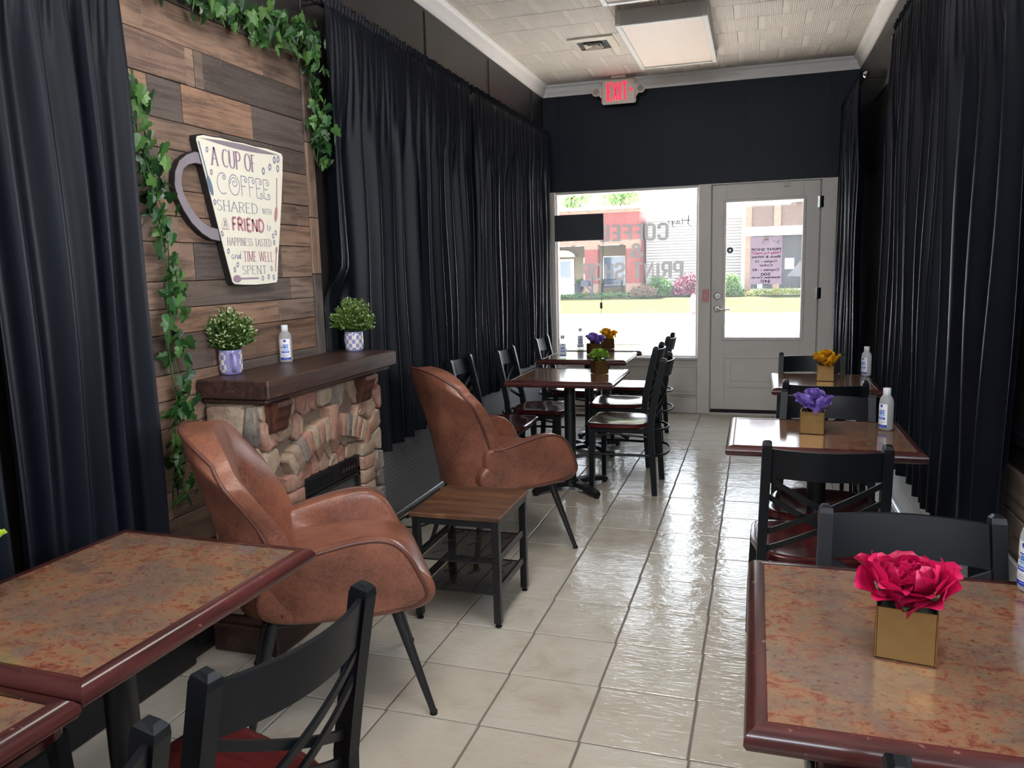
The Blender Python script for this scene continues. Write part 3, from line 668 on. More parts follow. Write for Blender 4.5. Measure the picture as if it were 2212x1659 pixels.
# ================================================================== SIDE TABLE
t = NT('rustic_tabletop'); v = t.coord('Object', (3, 34, 3)); a = t.noise(v, 1, 7, .65, 1.0); b2 = t.noise(t.coord('Object'), 8, 4)
c = t.ramp(a, [(.3, S(40, 27, 21)), (.5, S(88, 58, 40)), (.7, S(116, 80, 54))]); c = t.mix(t.ramp(b2, [(.5, 0.), (.72, .7)]), c, S(62, 42, 34)); t.col(c); t.b.inputs['Roughness'].default_value = .42; t.bump(a, .2, .003); M_stop = t.m
t = NT('black_wire_mesh'); tr = t.n('BsdfTransparent'); mx = t.n('MixShader'); tc = t.n('TexCoord'); sx = t.n('SeparateXYZ'); t.t.links.new(tc.outputs['Object'], sx.inputs[0])
fx = t.math('ABSOLUTE', t.math('SUBTRACT', t.math('FRACT', t.math('MULTIPLY', sx.outputs['X'], 260)), .5)); fy = t.math('ABSOLUTE', t.math('SUBTRACT', t.math('FRACT', t.math('MULTIPLY', sx.outputs['Y'], 260)), .5))
op = t.math('MAXIMUM', t.math('GREATER_THAN', fx, .36), t.math('GREATER_THAN', fy, .36)); t.t.links.new(op, mx.inputs[0]); t.t.links.new(tr.outputs[0], mx.inputs[1]); t.t.links.new(t.b.outputs[0], mx.inputs[2]); t.t.links.new(mx.outputs[0], t.out.inputs[0])
t.col(S(40, 40, 42)); t.b.inputs['Roughness'].default_value = .4; M_mesh = t.m
st = thing('side_table', 'small side table with brown board top and two black mesh shelves between the armchairs', 'table', (-1.141, 3.00, 0))
W2, D2, H2 = .375, .405, .462
MB().box((0, 0, H2 - .009), (W2 + .012, D2 + .012, .018), .002).build('tabletop', M_stop, st)
for sx_ in (-1, 1):
    for sy_ in (-1, 1):
        lx, ly = sx_ * (W2 / 2 - .016), sy_ * (D2 / 2 - .016)
        lg = MB().box((lx, ly, .23), (.030, .030, .426), .002).build('leg', M_metal, st)
        MB().lathe([(.013, 0), (.013, .006), (.006, .008), (.006, .018), (0, .018)], 10, c=(lx, ly, 0)).build('leveling_foot', M_dark, lg)
        for z in (.12, .155, .245, .28):
            MB().lathe([(.005, 0), (.005, .002), (0, .003)], 8, M=Matrix.Translation((lx + sx_ * .0, ly - .0152, z)) @ RY).build('bolt', M_dark, lg)
m = MB()
for s in (-1, 1): m.box((0, s * (D2 / 2 - .016), H2 - .032), (W2 - .062, .028, .028), .002); m.box((s * (W2 / 2 - .016), 0, H2 - .032), (.028, D2 - .062, .028), .002)
m.build('top_frame', M_metal, st)
for z in (.135, .262):
    for s in (-1, 1): MB().box((s * (W2 / 2 - .016), 0, z + .016), (.016, D2 - .062, .03), .003).build('side_rail', M_metal, st)
    sh = MB().box((0, 0, z), (W2 - .05, D2 - .03, .0012)).build('mesh_shelf', M_mesh, st)
    m = MB()
    for y in (-D2 / 2 + .015, D2 / 2 - .015): m.tube([(-W2 / 2 + .03, y, z), (W2 / 2 - .03, y, z)], .003, 6)
    for x in (-.07, .06): m.tube([(x, -D2 / 2 + .015, z + .003), (x, D2 / 2 - .015, z + .003)], .003, 6)
    m.build('shelf_wire', M_metal, sh)
    for y in (-.1, 0.02, .13):
        for x in (-.115, 0, .11): MB().tube([(x - .02, y - .03, z + .003), (x + .012, y + .03, z + .003)], .0035, 5).build('embossed_rib', plain('mesh_rib', S(58, 58, 60), .4), sh)
# ================================================================== WOOD PLANK FEATURE WALL (on wall_left)
rnd = random.Random(11)
M_plank = mk_plank('reclaimed_plank', 1)
ww = sempty('trim_4')
MB().box((XL + .006, 2.62, 1.27), (.012, 1.39, 2.46), .002).build('backing_board', M_dark, ww)
TONES = [(144, 119, 102), (129, 108, 95), (120, 102, 90), (102, 90, 85), (137, 114, 98), (114, 98, 88), (152, 125, 107), (90, 81, 77), (125, 104, 90)]
rows = [2.475, 2.39, 2.255, 2.12, 1.98, 1.88, 1.74, 1.648, 1.556, 1.418, 1.322, 1.23, 1.09, .998, .90, .76, .67, .57, .43, .34, .24, .10]
known = {1: [2.28, 2.962], 2: [2.478, 2.524, 2.57], 3: [2.279, 2.444, 2.855], 4: [2.642], 5: [2.30, 3.044], 6: [2.523, 3.141], 7: [2.37], 8: [2.44, 3.0], 9: [2.27, 3.055], 10: [2.30, 2.955], 11: [2.5], 12: [2.62]}
tone = {(2, 3): (86, 77, 73), (3, 1): (96, 85, 80), (3, 0): (153, 123, 102), (3, 2): (158, 123, 101), (4, 1): (92, 81, 76), (5, 0): (98, 87, 83), (8, 1): (94, 83, 78), (6, 0): (144, 115, 97), (1, 0): (152, 123, 104), (2, 0): (135, 109, 95), (1, 1): (146, 117, 99), (7, 1): (153, 123, 104), (10, 1): (151, 119, 98), (9, 1): (101, 87, 80), (11, 0): (101, 87, 79), (11, 1): (134, 105, 87), (12, 0): (143, 113, 94)}
Y0, Y1 = 1.94, 3.243
for r in range(len(rows) - 1):
    z1, z0 = rows[r], rows[r + 1]
    js = known.get(r)
    if js is None:
        js = []; y = Y0
        while True:
            y += rnd.uniform(.22, .7)
            if y > Y1 - .1: break
            js.append(y)
    js = [Y0] + js + [Y1]
    for k in range(len(js) - 1):
        w, h = js[k + 1] - js[k], z1 - z0; d = rnd.uniform(.007, .012)
        o = MB().box((0, 0, 0), (d, w - .0025, h - .0025), .0018).build('plank', M_plank, ww, loc=(XL + .012 + d / 2, (js[k] + js[k + 1]) / 2, (z0 + z1) / 2))
        o.color = S(tone.get((r, k), rnd.choice(TONES)))
for zc, h in ((2.25, .44), (1.86, .34), (1.56, .26), (1.2, .46), (.72, .50), (.28, .36)):
    o = MB().box((0, 0, 0), (.016, .068, h - .003), .002).build('stile_board', mk_plank('stile_plank', 2) if 'stile_plank' not in bpy.data.materials else bpy.data.materials['stile_plank'], ww, loc=(XL + .02, 3.279, zc)); o.color = S(rnd.choice(TONES))

# ================================================================== FIREPLACE
M_stone = mk_stone(); M_brick = M_stone
M_mort = plain('stone_backing', S(120, 104, 90), .9, var=.3, vscale=20)
t = NT('espresso_wood'); v = t.coord('Object', (30, 2.4, 30)); a = t.noise(v, 1, 6, .6, 1.5)
t.col(t.ramp(a, [(.35, S(40, 26, 24)), (.6, S(66, 44, 38)), (.75, S(90, 64, 54))])); t.b.inputs['Roughness'].default_value = .42; t.bump(a, .2, .004); M_esp = t.m
fp = thing('fireplace', 'electric fireplace with stone front and dark wooden mantel against the plank wall', 'fireplace', (0, 0, 0))
FX, FY0, FY1 = -1.765, 2.425, 3.375
MB().box(((FX + XL + .03) / 2, (FY0 + FY1) / 2, .53), (FX - XL - .03, FY1 - FY0, .86)).build('stone_backing', M_mort, fp)
m = MB(); m.box(((XL + .03 - 1.690) / 2, 2.885, .055), (-1.690 - XL - .03, 1.06, .11), .006); m.box(((XL + .03 - 1.705) / 2, 2.885, .118), (-1.705 - XL - .03, 1.03, .022), .006); m.build('plinth', M_esp, fp)
STN = [(160, 138, 118), (150, 130, 112), (164, 146, 124), (152, 106, 92), (158, 112, 97), (146, 100, 87), (150, 118, 102), (120, 110, 104), (108, 101, 98), (156, 136, 114), (138, 116, 98)]
def clip(poly, p, nrm):
    out = []
    for i in range(len(poly)):
        a, b_ = poly[i], poly[(i + 1) % len(poly)]; da = (a[0] - p[0]) * nrm[0] + (a[1] - p[1]) * nrm[1]; db = (b_[0] - p[0]) * nrm[0] + (b_[1] - p[1]) * nrm[1]
        if da <= 0: out.append(a)
        if da * db < 0: q = da / (da - db); out.append((a[0] + (b_[0] - a[0]) * q, a[1] + (b_[1] - a[1]) * q))
    return out
def voronoi(rect, seeds):
    cells = []
    for i, s in enumerate(seeds):
        poly = [(rect[0], rect[2]), (rect[1], rect[2]), (rect[1], rect[3]), (rect[0], rect[3])]
        for j, q in enumerate(seeds):
            if i != j and poly: poly = clip(poly, ((s[0] + q[0]) / 2, (s[1] + q[1]) / 2), (q[0] - s[0], q[1] - s[1]))
        cells.append(poly)
    return cells
def rounded(poly, it=2):
    for _ in range(it):
        poly = [q for i in range(len(poly)) for q in ((.85 * poly[i][0] + .15 * poly[(i + 1) % len(poly)][0], .85 * poly[i][1] + .15 * poly[(i + 1) % len(poly)][1]), (.15 * poly[i][0] + .85 * poly[(i + 1) % len(poly)][0], .15 * poly[i][1] + .85 * poly[(i + 1) % len(poly)][1]))]
    return poly
def stone(poly, base, h, to3, name, color, it=1, gap=.003, rings=((0, 0), (0, .62), (.055, .92), (.16, 1.0), (.5, 1.02))):
    cx = sum(p[0] for p in poly) / len(poly); cy = sum(p[1] for p in poly) / len(poly)
    if name == 'brick':
        q_ = []
        for i in range(len(poly)):
            a, b_ = poly[i], poly[(i + 1) % len(poly)]; l = math.hypot(b_[0] - a[0], b_[1] - a[1]); k = min(.3, .0065 / l)
            q_ += [(a[0] + (b_[0] - a[0]) * k, a[1] + (b_[1] - a[1]) * k), (b_[0] + (a[0] - b_[0]) * k, b_[1] + (a[1] - b_[1]) * k)]
        poly = q_
    else: poly = rounded(poly, it)
    n = len(poly); vs = []; fs = []
    R = [math.hypot(p[0] - cx, p[1] - cy) for p in poly]; rm = sum(R) / n
    for f, hh in rings:
        for p, r in zip(poly, R):
            k = 1 - (gap + f * rm * .8 + (.25 * f * rm * rnd.uniform(-1, 1) if f > .1 and name != 'brick' else 0)) / max(r, .01); jit = rnd.uniform(-.13, .13) * (0 if hh < .65 else .12 if name == 'brick' else 1)
            vs.append(to3(cx + (p[0] - cx) * k, cy + (p[1] - cy) * k, base + h * (hh + jit)))
    K_ = len(rings) - 1
    for l in range(K_):
        for i in range(n): fs.append((l * n + i, l * n + (i + 1) % n, (l + 1) * n + (i + 1) % n, (l + 1) * n + i))
    vs.append(to3(cx, cy, base + h * (1.0 if name == 'brick' else rnd.uniform(.95, 1.15)))); fs += [(K_ * n + i, K_ * n + (i + 1) % n, (K_ + 1) * n) for i in range(n)]
    # own origin at the stone
    c = Vector(to3(cx, cy, base)); m = MB(); m.add([tuple(Vector(q) - c) for q in vs], fs)
    o = m.build(name, M_stone, fp, smooth=38, loc=c); o.color = S(color); return o
front = lambda y, z, h: (FX + h, y, z)
side = lambda x, z, h: (x, FY0 - h, z)
def jittered(rect, s, jit=.36):
    out = []; r = 0; z = rect[2] + s * .45
    while z < rect[3]:
        y = rect[0] + s * (.3 if r % 2 else .75)
        while y < rect[1] + s * .2:
            out.append((min(max(y + rnd.uniform(-jit, jit) * s, rect[0] + .02), rect[1] - .02), min(max(z + rnd.uniform(-jit, jit) * s, rect[2] + .02), rect[3] - .02))); y += s * 1.0
        z += s * .92; r += 1
    return out
AC, AR, AZ = 2.898, .501, .226
def in_arch(y, z):
    d = math.hypot(y - AC, z - AZ); a = abs(math.degrees(math.atan2(y - AC, z - AZ)))
    if 2.52 < y < 3.27 and z < .665: return True
    return (AR - .03 < d < AR + .135 and a < 39 and z > .58) or (a < 6 and d < AR + .17)
rect = (FY0, FY1, .13, .955)
for poly in voronoi(rect, jittered(rect, .100)):
    if len(poly) < 3: continue
    cy = sum(p[0] for p in poly) / len(poly); cz = sum(p[1] for p in poly) / len(poly)
    if in_arch(cy, cz): continue
    if 2.56 < cy < 3.22 and cz < .72: continue
    stone(poly, 0, rnd.uniform(.022, .036), front, 'stone', rnd.choice(STN))
rect = (2.657, 3.14, .60, .735)
for poly in voronoi(rect, jittered(rect, .072)):
    if len(poly) >= 3: stone(poly, 0, rnd.uniform(.014, .022), front, 'stone', rnd.choice(STN))
rect = (XL + .04, FX + .015, .13, .955)
for poly in voronoi(rect, jittered(rect, .125)):
    if len(poly) >= 3: stone(poly, 0, rnd.uniform(.018, .03), side, 'stone', rnd.choice(STN))
# arch bricks and the two brick piers
nb = 15; A0 = 36; BR = ((0, 0), (0, .80), (.05, .97), (.12, 1.0))
for k in range(nb):
    a0 = -A0 + 2 * A0 * k / nb; a1 = -A0 + 2 * A0 * (k + 1) / nb; key = k == nb // 2
    r0, r1 = AR - (.004 if key else 0), AR + (.150 if key else .105)
    P = lambda r, a: (AC + r * math.sin(math.radians(a)), AZ + r * math.cos(math.radians(a)))
    q = .10
    stone([P(r0, a0 - (.5 if key else 0)), P(r0, a1 + (.5 if key else 0)), P(r1, a1 + (.8 if key else 0)), P(r1, a0 - (.8 if key else 0))], 0, .058 if key else .047, front, 'brick', (150, 108, 92) if key else rnd.choice(STN), it=1, gap=.0022, rings=BR)
for y0, y1 in ((2.532, 2.655), (3.142, 3.258)):
    for k in range(8):
        z0 = .13 + .0655 * k
        stone([(y0 + rnd.uniform(-.004, .004), z0), (y1, z0), (y1, z0 + .0655), (y0 + rnd.uniform(-.004, .004), z0 + .0655)], 0, .046, front, 'brick', rnd.choice(STN), it=1, gap=.0022, rings=BR)
# mantel shelf, under-moulding, corbels
m = MB(); m.box(((XL + .03 - 1.668) / 2, 2.905, 1.020), (-1.668 - XL - .03, 1.055, .070), .006); m.build('mantel_shelf', M_esp, fp)
m = MB(); m.box(((XL + .03 - 1.695) / 2, 2.905, .974), (-1.695 - XL - .03, 1.005, .024), .008); m.build('under_molding', M_esp, fp)
M_corb = mk_mahogany('corbel_wood', (44, 26, 22), (96, 56, 42), .45, axis=2, wear=False)
for yc in (2.50, 3.185):
    pr = [(FX + .0, .963), (FX + .082, .963), (FX + .085, .945), (FX + .075, .93), (FX + .072, .905), (FX + .060, .885), (FX + .058, .86), (FX + .050, .845), (FX + .02, .835), (FX, .835)]
    MB().prism(pr, yc - .048, yc + .048, 'y').build('corbel', M_corb, fp)
# electric insert
m = MB(); xf = FX + .012
m.box((xf, 2.8985, .565), (.03, .483, .075), .002); m.box((xf, 2.668, .34), (.03, .022, .42), .002); m.box((xf, 3.129, .34), (.03, .022, .42), .002); m.box((xf, 2.8985, .14), (.03, .483, .03), .002); m.box((xf, 2.8985, .515), (.03, .483, .016), .002)
ins = m.build('firebox_frame', M_metal, fp)
for k in range(7): MB().box((xf + .017, 2.80, .545 + k * .0075), (.006, .20, .003)).build('grille_slat', M_dark, ins)
MB().box((xf + .016, 3.035, .567), (.006, .15, .048), .002).build('control_panel', plain('gloss_black_plastic', S(22, 22, 25), .15), ins)
for k in range(5): MB().box((xf + .020, 2.985 + k * .025, .562), (.004, .013, .018), .001).build('button', plain('button_grey', S(46, 46, 50), .3), ins)
MB().box((xf - .002, 2.8985, .33), (.006, .44, .36)).build('firebox_glass', plain('smoked_glass', S(60, 64, 66), .06, spec=.8), ins)

# ================================================================== CUP SIGN
SXW = XL + .024       # wall side of the sign
sg = thing('cup_sign', 'cream and purple coffee cup shaped wall sign with lettering on the plank wall', 'sign', (0, 0, 0))
M_cream = plain('cream_sign_paint', S(232, 228, 212), .5, var=.05, vscale=14); M_pur = plain('mauve_sign_paint', S(136, 128, 138), .5, var=.14, vscale=22)
M_sblk = plain('sign_edge_black', S(30, 26, 26), .6); M_blue = plain('slate_ink', S(134, 138, 160), .6); M_maur = plain('plum_ink', S(152, 130, 150), .6); M_red = plain('rose_ink', S(182, 130, 140), .6); M_teal = plain('blue_ink', S(104, 122, 146), .6)
cup = [(2.461, 1.930), (2.466, 1.943), (2.50, 1.952), (2.56, 1.953), (2.60, 1.956), (2.68, 1.953), (2.74, 1.956), (2.82, 1.953), (2.90, 1.956), (2.97, 1.952), (3.008, 1.948), (3.015, 1.935), (3.005, 1.86), (2.985, 1.75), (2.955, 1.61), (2.93, 1.50), (2.914, 1.41), (2.907, 1.396), (2.84, 1.392), (2.76, 1.390), (2.68, 1.392), (2.62, 1.396), (2.608, 1.404), (2.585, 1.48), (2.555, 1.59), (2.525, 1.70), (2.495, 1.81)]
MB().prism(cup, SXW, SXW + .026, 'x').build('cup_board', M_sblk, sg)
cc = (2.755, 1.67); inset = [(cc[0] + (y - cc[0]) * .985, cc[1] + (z - cc[1]) * .985) for y, z in cup]
MB().prism(inset, SXW + .026, SXW + .0285, 'x').build('cup_face', M_cream, sg)
outer = [(2.50, 1.885), (2.455, 1.885), (2.41, 1.868), (2.37, 1.842), (2.343, 1.80), (2.335, 1.755), (2.345, 1.71), (2.372, 1.665), (2.41, 1.622), (2.46, 1.587), (2.51, 1.567), (2.56, 1.562)]
inner = [(2.49, 1.838), (2.455, 1.840), (2.42, 1.832), (2.392, 1.815), (2.378, 1.79), (2.373, 1.76), (2.382, 1.725), (2.405, 1.69), (2.44, 1.655), (2.475, 1.632), (2.51, 1.618), (2.55, 1.613)]
def ring_prism(A, B, x0, x1):
    vs = []; fs = []; n = len(A)
    for x in (x0, x1):
        vs += [(x, *p) for p in A] + [(x, *p) for p in B]
    for i in range(n - 1):
        fs += [(i, i + 1, n + i + 1, n + i), (2 * n + i, 3 * n + i, 3 * n + i + 1, 2 * n + i + 1), (i, 2 * n + i, 2 * n + i + 1, i + 1), (n + i, n + i + 1, 3 * n + i + 1, 3 * n + i)]
    return MB().add(vs, fs)
hd = ring_prism(outer, inner, SXW, SXW + .022).build('cup_handle', M_sblk, sg)
A2 = [(a[0] * .93 + b_[0] * .07, a[1] * .93 + b_[1] * .07) for a, b_ in zip(outer, inner)]; B2 = [(a[0] * .07 + b_[0] * .93, a[1] * .07 + b_[1] * .93) for a, b_ in zip(outer, inner)]
ring_prism(A2, B2, SXW + .022, SXW + .0245).build('handle_face', M_pur, hd)
INK = SXW + .0288
def flat(poly, x=INK): return MB().add([(x, y, z) for y, z in poly], [tuple(range(len(poly)))])
flat([(2.482 + (2.995 - 2.482) * u, 1.936 - .001 + .011 * math.sin(u * PI)) for u in [k / 16 for k in range(17)]] + [(2.482 + (2.995 - 2.482) * u, 1.936 - .013 * math.sin(u * PI)) for u in [k / 16 for k in range(15, 0, -1)]]).build('rim_band', M_pur, sg)

# ---- small stroke-lettering engine: glyph = list of polylines in a 1-high box, + width
def A_(cx, cy, rx, ry, a0, a1, n=14): return [(cx + rx * math.cos(math.radians(a0 + (a1 - a0) * i / n)), cy + ry * math.sin(math.radians(a0 + (a1 - a0) * i / n))) for i in range(n + 1)]
GL = {
 'A': (.72, [[(.04, 0), (.36, 1)], [(.36, 1), (.68, 0)], [(.17, .36), (.56, .36)]]), 'C': (.68, [A_(.37, .5, .32, .5, 52, 308)]), 'U': (.70, [[(.08, 1), (.08, .32)] + A_(.35, .32, .27, .32, 180, 360) + [(.62, 1)]]),
 'P': (.58, [[(.1, 0), (.1, 1)], [(.1, 1), (.3, 1)] + A_(.3, .74, .24, .26, 90, -90) + [(.1, .48)]]), 'O': (.74, [A_(.37, .5, .33, .5, 0, 360, 24)]), 'F': (.54, [[(.1, 0), (.1, 1)], [(.1, 1), (.5, 1)], [(.1, .52), (.42, .52)]]),
 'S': (.54, [A_(.27, .75, .21, .25, 30, 200) + A_(.27, .25, .22, .25, 90, -150)[1:] if False else [(.46, .86), (.4, .95), (.28, 1), (.14, .96), (.07, .84), (.09, .70), (.2, .59), (.34, .5), (.46, .38), (.49, .24), (.43, .09), (.29, 0), (.15, .02), (.05, .13)]]),
 'H': (.70, [[(.1, 0), (.1, 1)], [(.6, 0), (.6, 1)], [(.1, .52), (.6, .52)]]), 'R': (.64, [[(.1, 0), (.1, 1)], [(.1, 1), (.3, 1)] + A_(.3, .75, .24, .25, 90, -90) + [(.1, .5)], [(.3, .5), (.6, 0)]]),
 'E': (.58, [[(.1, 0), (.1, 1)], [(.1, 1), (.52, 1)], [(.1, .52), (.44, .52)], [(.1, 0), (.54, 0)]]), 'D': (.70, [[(.1, 0), (.1, 1)], [(.1, 1), (.28, 1)] + A_(.28, .5, .36, .5, 90, -90) + [(.1, 0)]]),
 'W': (.96, [[(.02, 1), (.26, 0)], [(.26, 0), (.48, 1)], [(.48, 1), (.70, 0)], [(.70, 0), (.94, 1)]]), 'I': (.26, [[(.13, 0), (.13, 1)]]), 'T': (.60, [[(.30, 0), (.30, 1)], [(.02, 1), (.58, 1)]]), 'N': (.70, [[(.1, 0), (.1, 1)], [(.1, 1), (.6, 0)], [(.6, 0), (.6, 1)]]),
 'L': (.54, [[(.1, 0), (.1, 1)], [(.1, 0), (.52, 0)]]), 'M': (.86, [[(.1, 0), (.1, 1)], [(.1, 1), (.43, .1)], [(.43, .1), (.76, 1)], [(.76, 1), (.76, 0)]]), 'X': (.62, [[(.05, 0), (.57, 1)], [(.05, 1), (.57, 0)]]), ' ': (.36, []),
 '&': (.72, [[(.68, 0), (.20, .66), (.16, .80), (.22, .95), (.34, 1), (.46, .94), (.49, .80), (.40, .66), (.16, .46), (.07, .30), (.09, .12), (.24, 0), (.42, .03), (.56, .18), (.64, .42)]]),
}
BLK = dict(GL)
BLK['C'] = (.62, [[(.54, .68), (.54, .88), (.46, 1), (.18, 1), (.1, .88), (.1, .12), (.18, 0), (.46, 0), (.54, .12), (.54, .32)]]); BLK['O'] = (.64, [[(.1, .12), (.1, .88), (.18, 1), (.46, 1), (.54, .88), (.54, .12), (.46, 0), (.18, 0), (.1, .12)]])
BLK['P'] = (.62, [[(.1, 0), (.1, 1), (.46, 1), (.54, .9), (.54, .56), (.46, .46), (.1, .46)]]); BLK['R'] = (.64, [[(.1, 0), (.1, 1), (.46, 1), (.54, .9), (.54, .58), (.46, .48), (.1, .48)], [(.34, .48), (.56, 0)]])
BLK['S'] = (.62, [[(.54, .74), (.54, .9), (.46, 1), (.18, 1), (.1, .9), (.1, .62), (.18, .53), (.46, .47), (.54, .38), (.54, .1), (.46, 0), (.18, 0), (.1, .1), (.1, .26)]]); BLK['H'] = (.64, [[(.1, 0), (.1, 1)], [(.54, 0), (.54, 1)], [(.1, .5), (.54, .5)]]); BLK['N'] = (.66, [[(.1, 0), (.1, 1)], [(.1, 1), (.56, 0)], [(.56, 0), (.56, 1)]]); BLK['E'] = (.56, [[(.52, 1), (.1, 1), (.1, 0), (.52, 0)], [(.1, .5), (.46, .5)]]); BLK['F'] = (.54, [[(.52, 1), (.1, 1), (.1, 0)], [(.1, .5), (.46, .5)]])
def blk(hx, hy):
    return {**BLK, 'P': (.62, [[(.1, 0), (.1, 1), (.46, 1), (.54, .9), (.54, .56), (.46, .46), (.1 + hx, .46)]]),
        'R': (.64, [[(.1, 0), (.1, 1), (.46, 1), (.54, .9), (.54, .58), (.46, .48), (.1 + hx, .48)], [(.40, .48 - hy), (.56, 0)]]), 'H': (.64, [[(.1, 0), (.1, 1)], [(.54, 0), (.54, 1)], [(.1 + hx, .5), (.54 - hx, .5)]]),
        'E': (.56, [[(.52, 1), (.1, 1), (.1, 0), (.52, 0)], [(.1 + hx, .5), (.46, .5)]]), 'F': (.54, [[(.52, 1), (.1, 1), (.1, 0)], [(.1 + hx, .5), (.46, .5)]]), 'T': (.60, [[(.30, 0), (.30, 1 - hy)], [(.02, 1), (.58, 1)]]), 'N': (.66, [[(.1, 0), (.1, 1), (.56, 0), (.56, 1)]])}
def ribbon(mb, pts, wfun, to3):
    n = len(pts)
    if n < 2: return
    closed = n > 3 and math.hypot(pts[0][0] - pts[-1][0], pts[0][1] - pts[-1][1]) < 1e-6
    L_, R_ = [], []
    for i in range(n):
        a = pts[i - 1] if i > 0 else (pts[-2] if closed else pts[0]); b_ = pts[i + 1] if i < n - 1 else (pts[1] if closed else pts[-1])
        if i == 0 and not closed: a = pts[0]
        dx, dy = b_[0] - a[0], b_[1] - a[1]; l = math.hypot(dx, dy) or 1; w = wfun(dx / l, dy / l) / 2
        if 0 < i < n - 1 or closed:
            p0 = pts[i - 1] if i > 0 else pts[-2]; p1 = pts[i + 1] if i < n - 1 else pts[1]
            d0 = (pts[i][0] - p0[0], pts[i][1] - p0[1]); d1 = (p1[0] - pts[i][0], p1[1] - pts[i][1]); l0 = math.hypot(*d0) or 1; l1 = math.hypot(*d1) or 1
            cosh = math.sqrt(max(.25, (1 + (d0[0] * d1[0] + d0[1] * d1[1]) / l0 / l1) / 2)); w = w / cosh
        L_.append((pts[i][0] - dy / l * w, pts[i][1] + dx / l * w)); R_.append((pts[i][0] + dy / l * w, pts[i][1] - dx / l * w))
    mb.add([to3(*p) for p in L_] + [to3(*p) for p in R_], [(i, i + 1, n + i + 1, n + i) for i in range(n - 1)])
def lettering(text, box, to3, thick=.13, thin=.045, serif=True, font=GL, sp=.06):
    """text fitted in box (u0,u1,v0,v1); to3(u,v) -> 3D"""
    mb = MB(); tot = sum(font[c][0] + sp for c in text) - sp; u0, u1, v0, v1 = box; sx_ = (u1 - u0) / tot; sy_ = v1 - v0; x = 0
    for ch in text:
        w, strokes = font[ch]
        for st_ in strokes:
            pts = [(u0 + (x + p[0]) * sx_, v0 + p[1] * sy_) for p in st_]
            ribbon(mb, pts, (lambda dx, dy: (thin + (thick - thin) * abs(dy) ** 1.5) * sy_ * (.75 if sx_ < sy_ * .75 else 1)), to3)
            if serif and len(st_) == 2 and abs(st_[0][1] - st_[1][1]) > .8:
                for p in st_:
                    if ch in 'AVW' and p[1] == (1 if ch == 'A' else 0): continue
                    q = (u0 + (x + p[0]) * sx_, v0 + p[1] * sy_); k = .13 * sx_
                    ribbon(mb, [(q[0] - k, q[1]), (q[0] + k, q[1])], lambda dx, dy: .04 * sy_, to3)
        x += w + sp
    return mb
sg3 = lambda y, z: (INK + .0003, y, z)
lettering('A CUP OF', (2.538, 2.812, 1.846, 1.912), sg3, .15, .045).build('lettering', M_maur, sg, fix=False)
lettering('SHARED', (2.548, 2.806, 1.680, 1.719), sg3, .13, .05).build('lettering', M_blue, sg, fix=False)
lettering('WITH', (2.835, 2.901, 1.682, 1.704), sg3, .12, .06).build('lettering', M_blue, sg, fix=False)
lettering('A', (2.580, 2.602, 1.617, 1.645), sg3, .16, .07).build('lettering', M_blue, sg, fix=False)
m = MB(); ribbon(m, [(2.568, 1.611), (2.572, 1.625), (2.583, 1.652), (2.597, 1.652), (2.609, 1.625), (2.613, 1.611), (2.568, 1.611)], lambda a, b_: .002, sg3); m.build('letter_outline', M_red, sg, fix=False)
lettering('FRIEND', (2.632, 2.840, 1.608, 1.657), sg3, .24, .20, False).build('lettering', M_red, sg, fix=False)
lettering('HAPPINESS TASTED', (2.594, 2.884, 1.550, 1.579), sg3, .12, .06).build('lettering', M_maur, sg, fix=False)
lettering('TIME WELL', (2.688, 2.891, 1.488, 1.527), sg3, .12, .05).build('lettering', M_red, sg, fix=False)
lettering('SPENT', (2.674, 2.836, 1.438, 1.470), sg3, .13, .05).build('lettering', M_blue, sg, fix=False)
def spiral(cx, cy, r0, turns, a0, n=18, sgn=1): return [(cx + r0 * (1 - .85 * k / n) * math.cos(a0 + sgn * turns * 2 * PI * k / n), cy + r0 * (1 - .85 * k / n) * math.sin(a0 + sgn * turns * 2 * PI * k / n)) for k in range(n + 1)]
m = MB(); th = lambda a, b_: .0036
def curly(ch, x, w):
    h0, h1 = 1.744, 1.822; H = h1 - h0
    if ch == 'C': P = [A_(x + w * .5, h0 + H * .5, w * .46, H * .5, 300, 75, 16) + spiral(x + w * .62, h0 + H * .82, H * .15, 1.3, .8, sgn=-1)]
    elif ch == 'O': P = [A_(x + w * .5, h0 + H * .5, w * .45, H * .5, 180, 540, 24) + spiral(x + w * .5, h0 + H * .60, H * .30, 1.5, PI, sgn=-1)]
    else:
        P = [[(x + w * .15, h0), (x + w * .12, h1)], [(x + w * .12, h1), (x + w * .6, h1)] + spiral(x + w * .62, h0 + H * .82, H * .17, 1.2, PI / 2, sgn=-1), [(x + w * .13, h0 + H * .5), (x + w * .6, h0 + H * .5)]]
        if ch == 'E': P[0][0] = (x + w * .12, h0 + H * .03); P.append([(x + w * .12, h0 + H * .03), (x + w * .6, h0 - H * .02)] + spiral(x + w * .68, h0 + H * .15, H * .17, 1.2, -PI / 2))
    for p in P: ribbon(m, p, th, sg3)
for ch, x, w in zip('COFFEE', (2.560, 2.628, 2.702, 2.752, 2.800, 2.850), (.07, .072, .055, .055, .055, .055)): curly(ch, x, w)
m.build('lettering', M_blue, sg, fix=False)
m = MB(); tn = lambda a, b_: .0025
ribbon(m, [(2.860, 1.634), (2.866, 1.638), (2.864, 1.616), (2.872, 1.618), (2.886, 1.634), (2.888, 1.628), (2.882, 1.618), (2.872, 1.612)], tn, sg3); ribbon(m, [(2.868, 1.650), (2.870, 1.647)], tn, sg3)
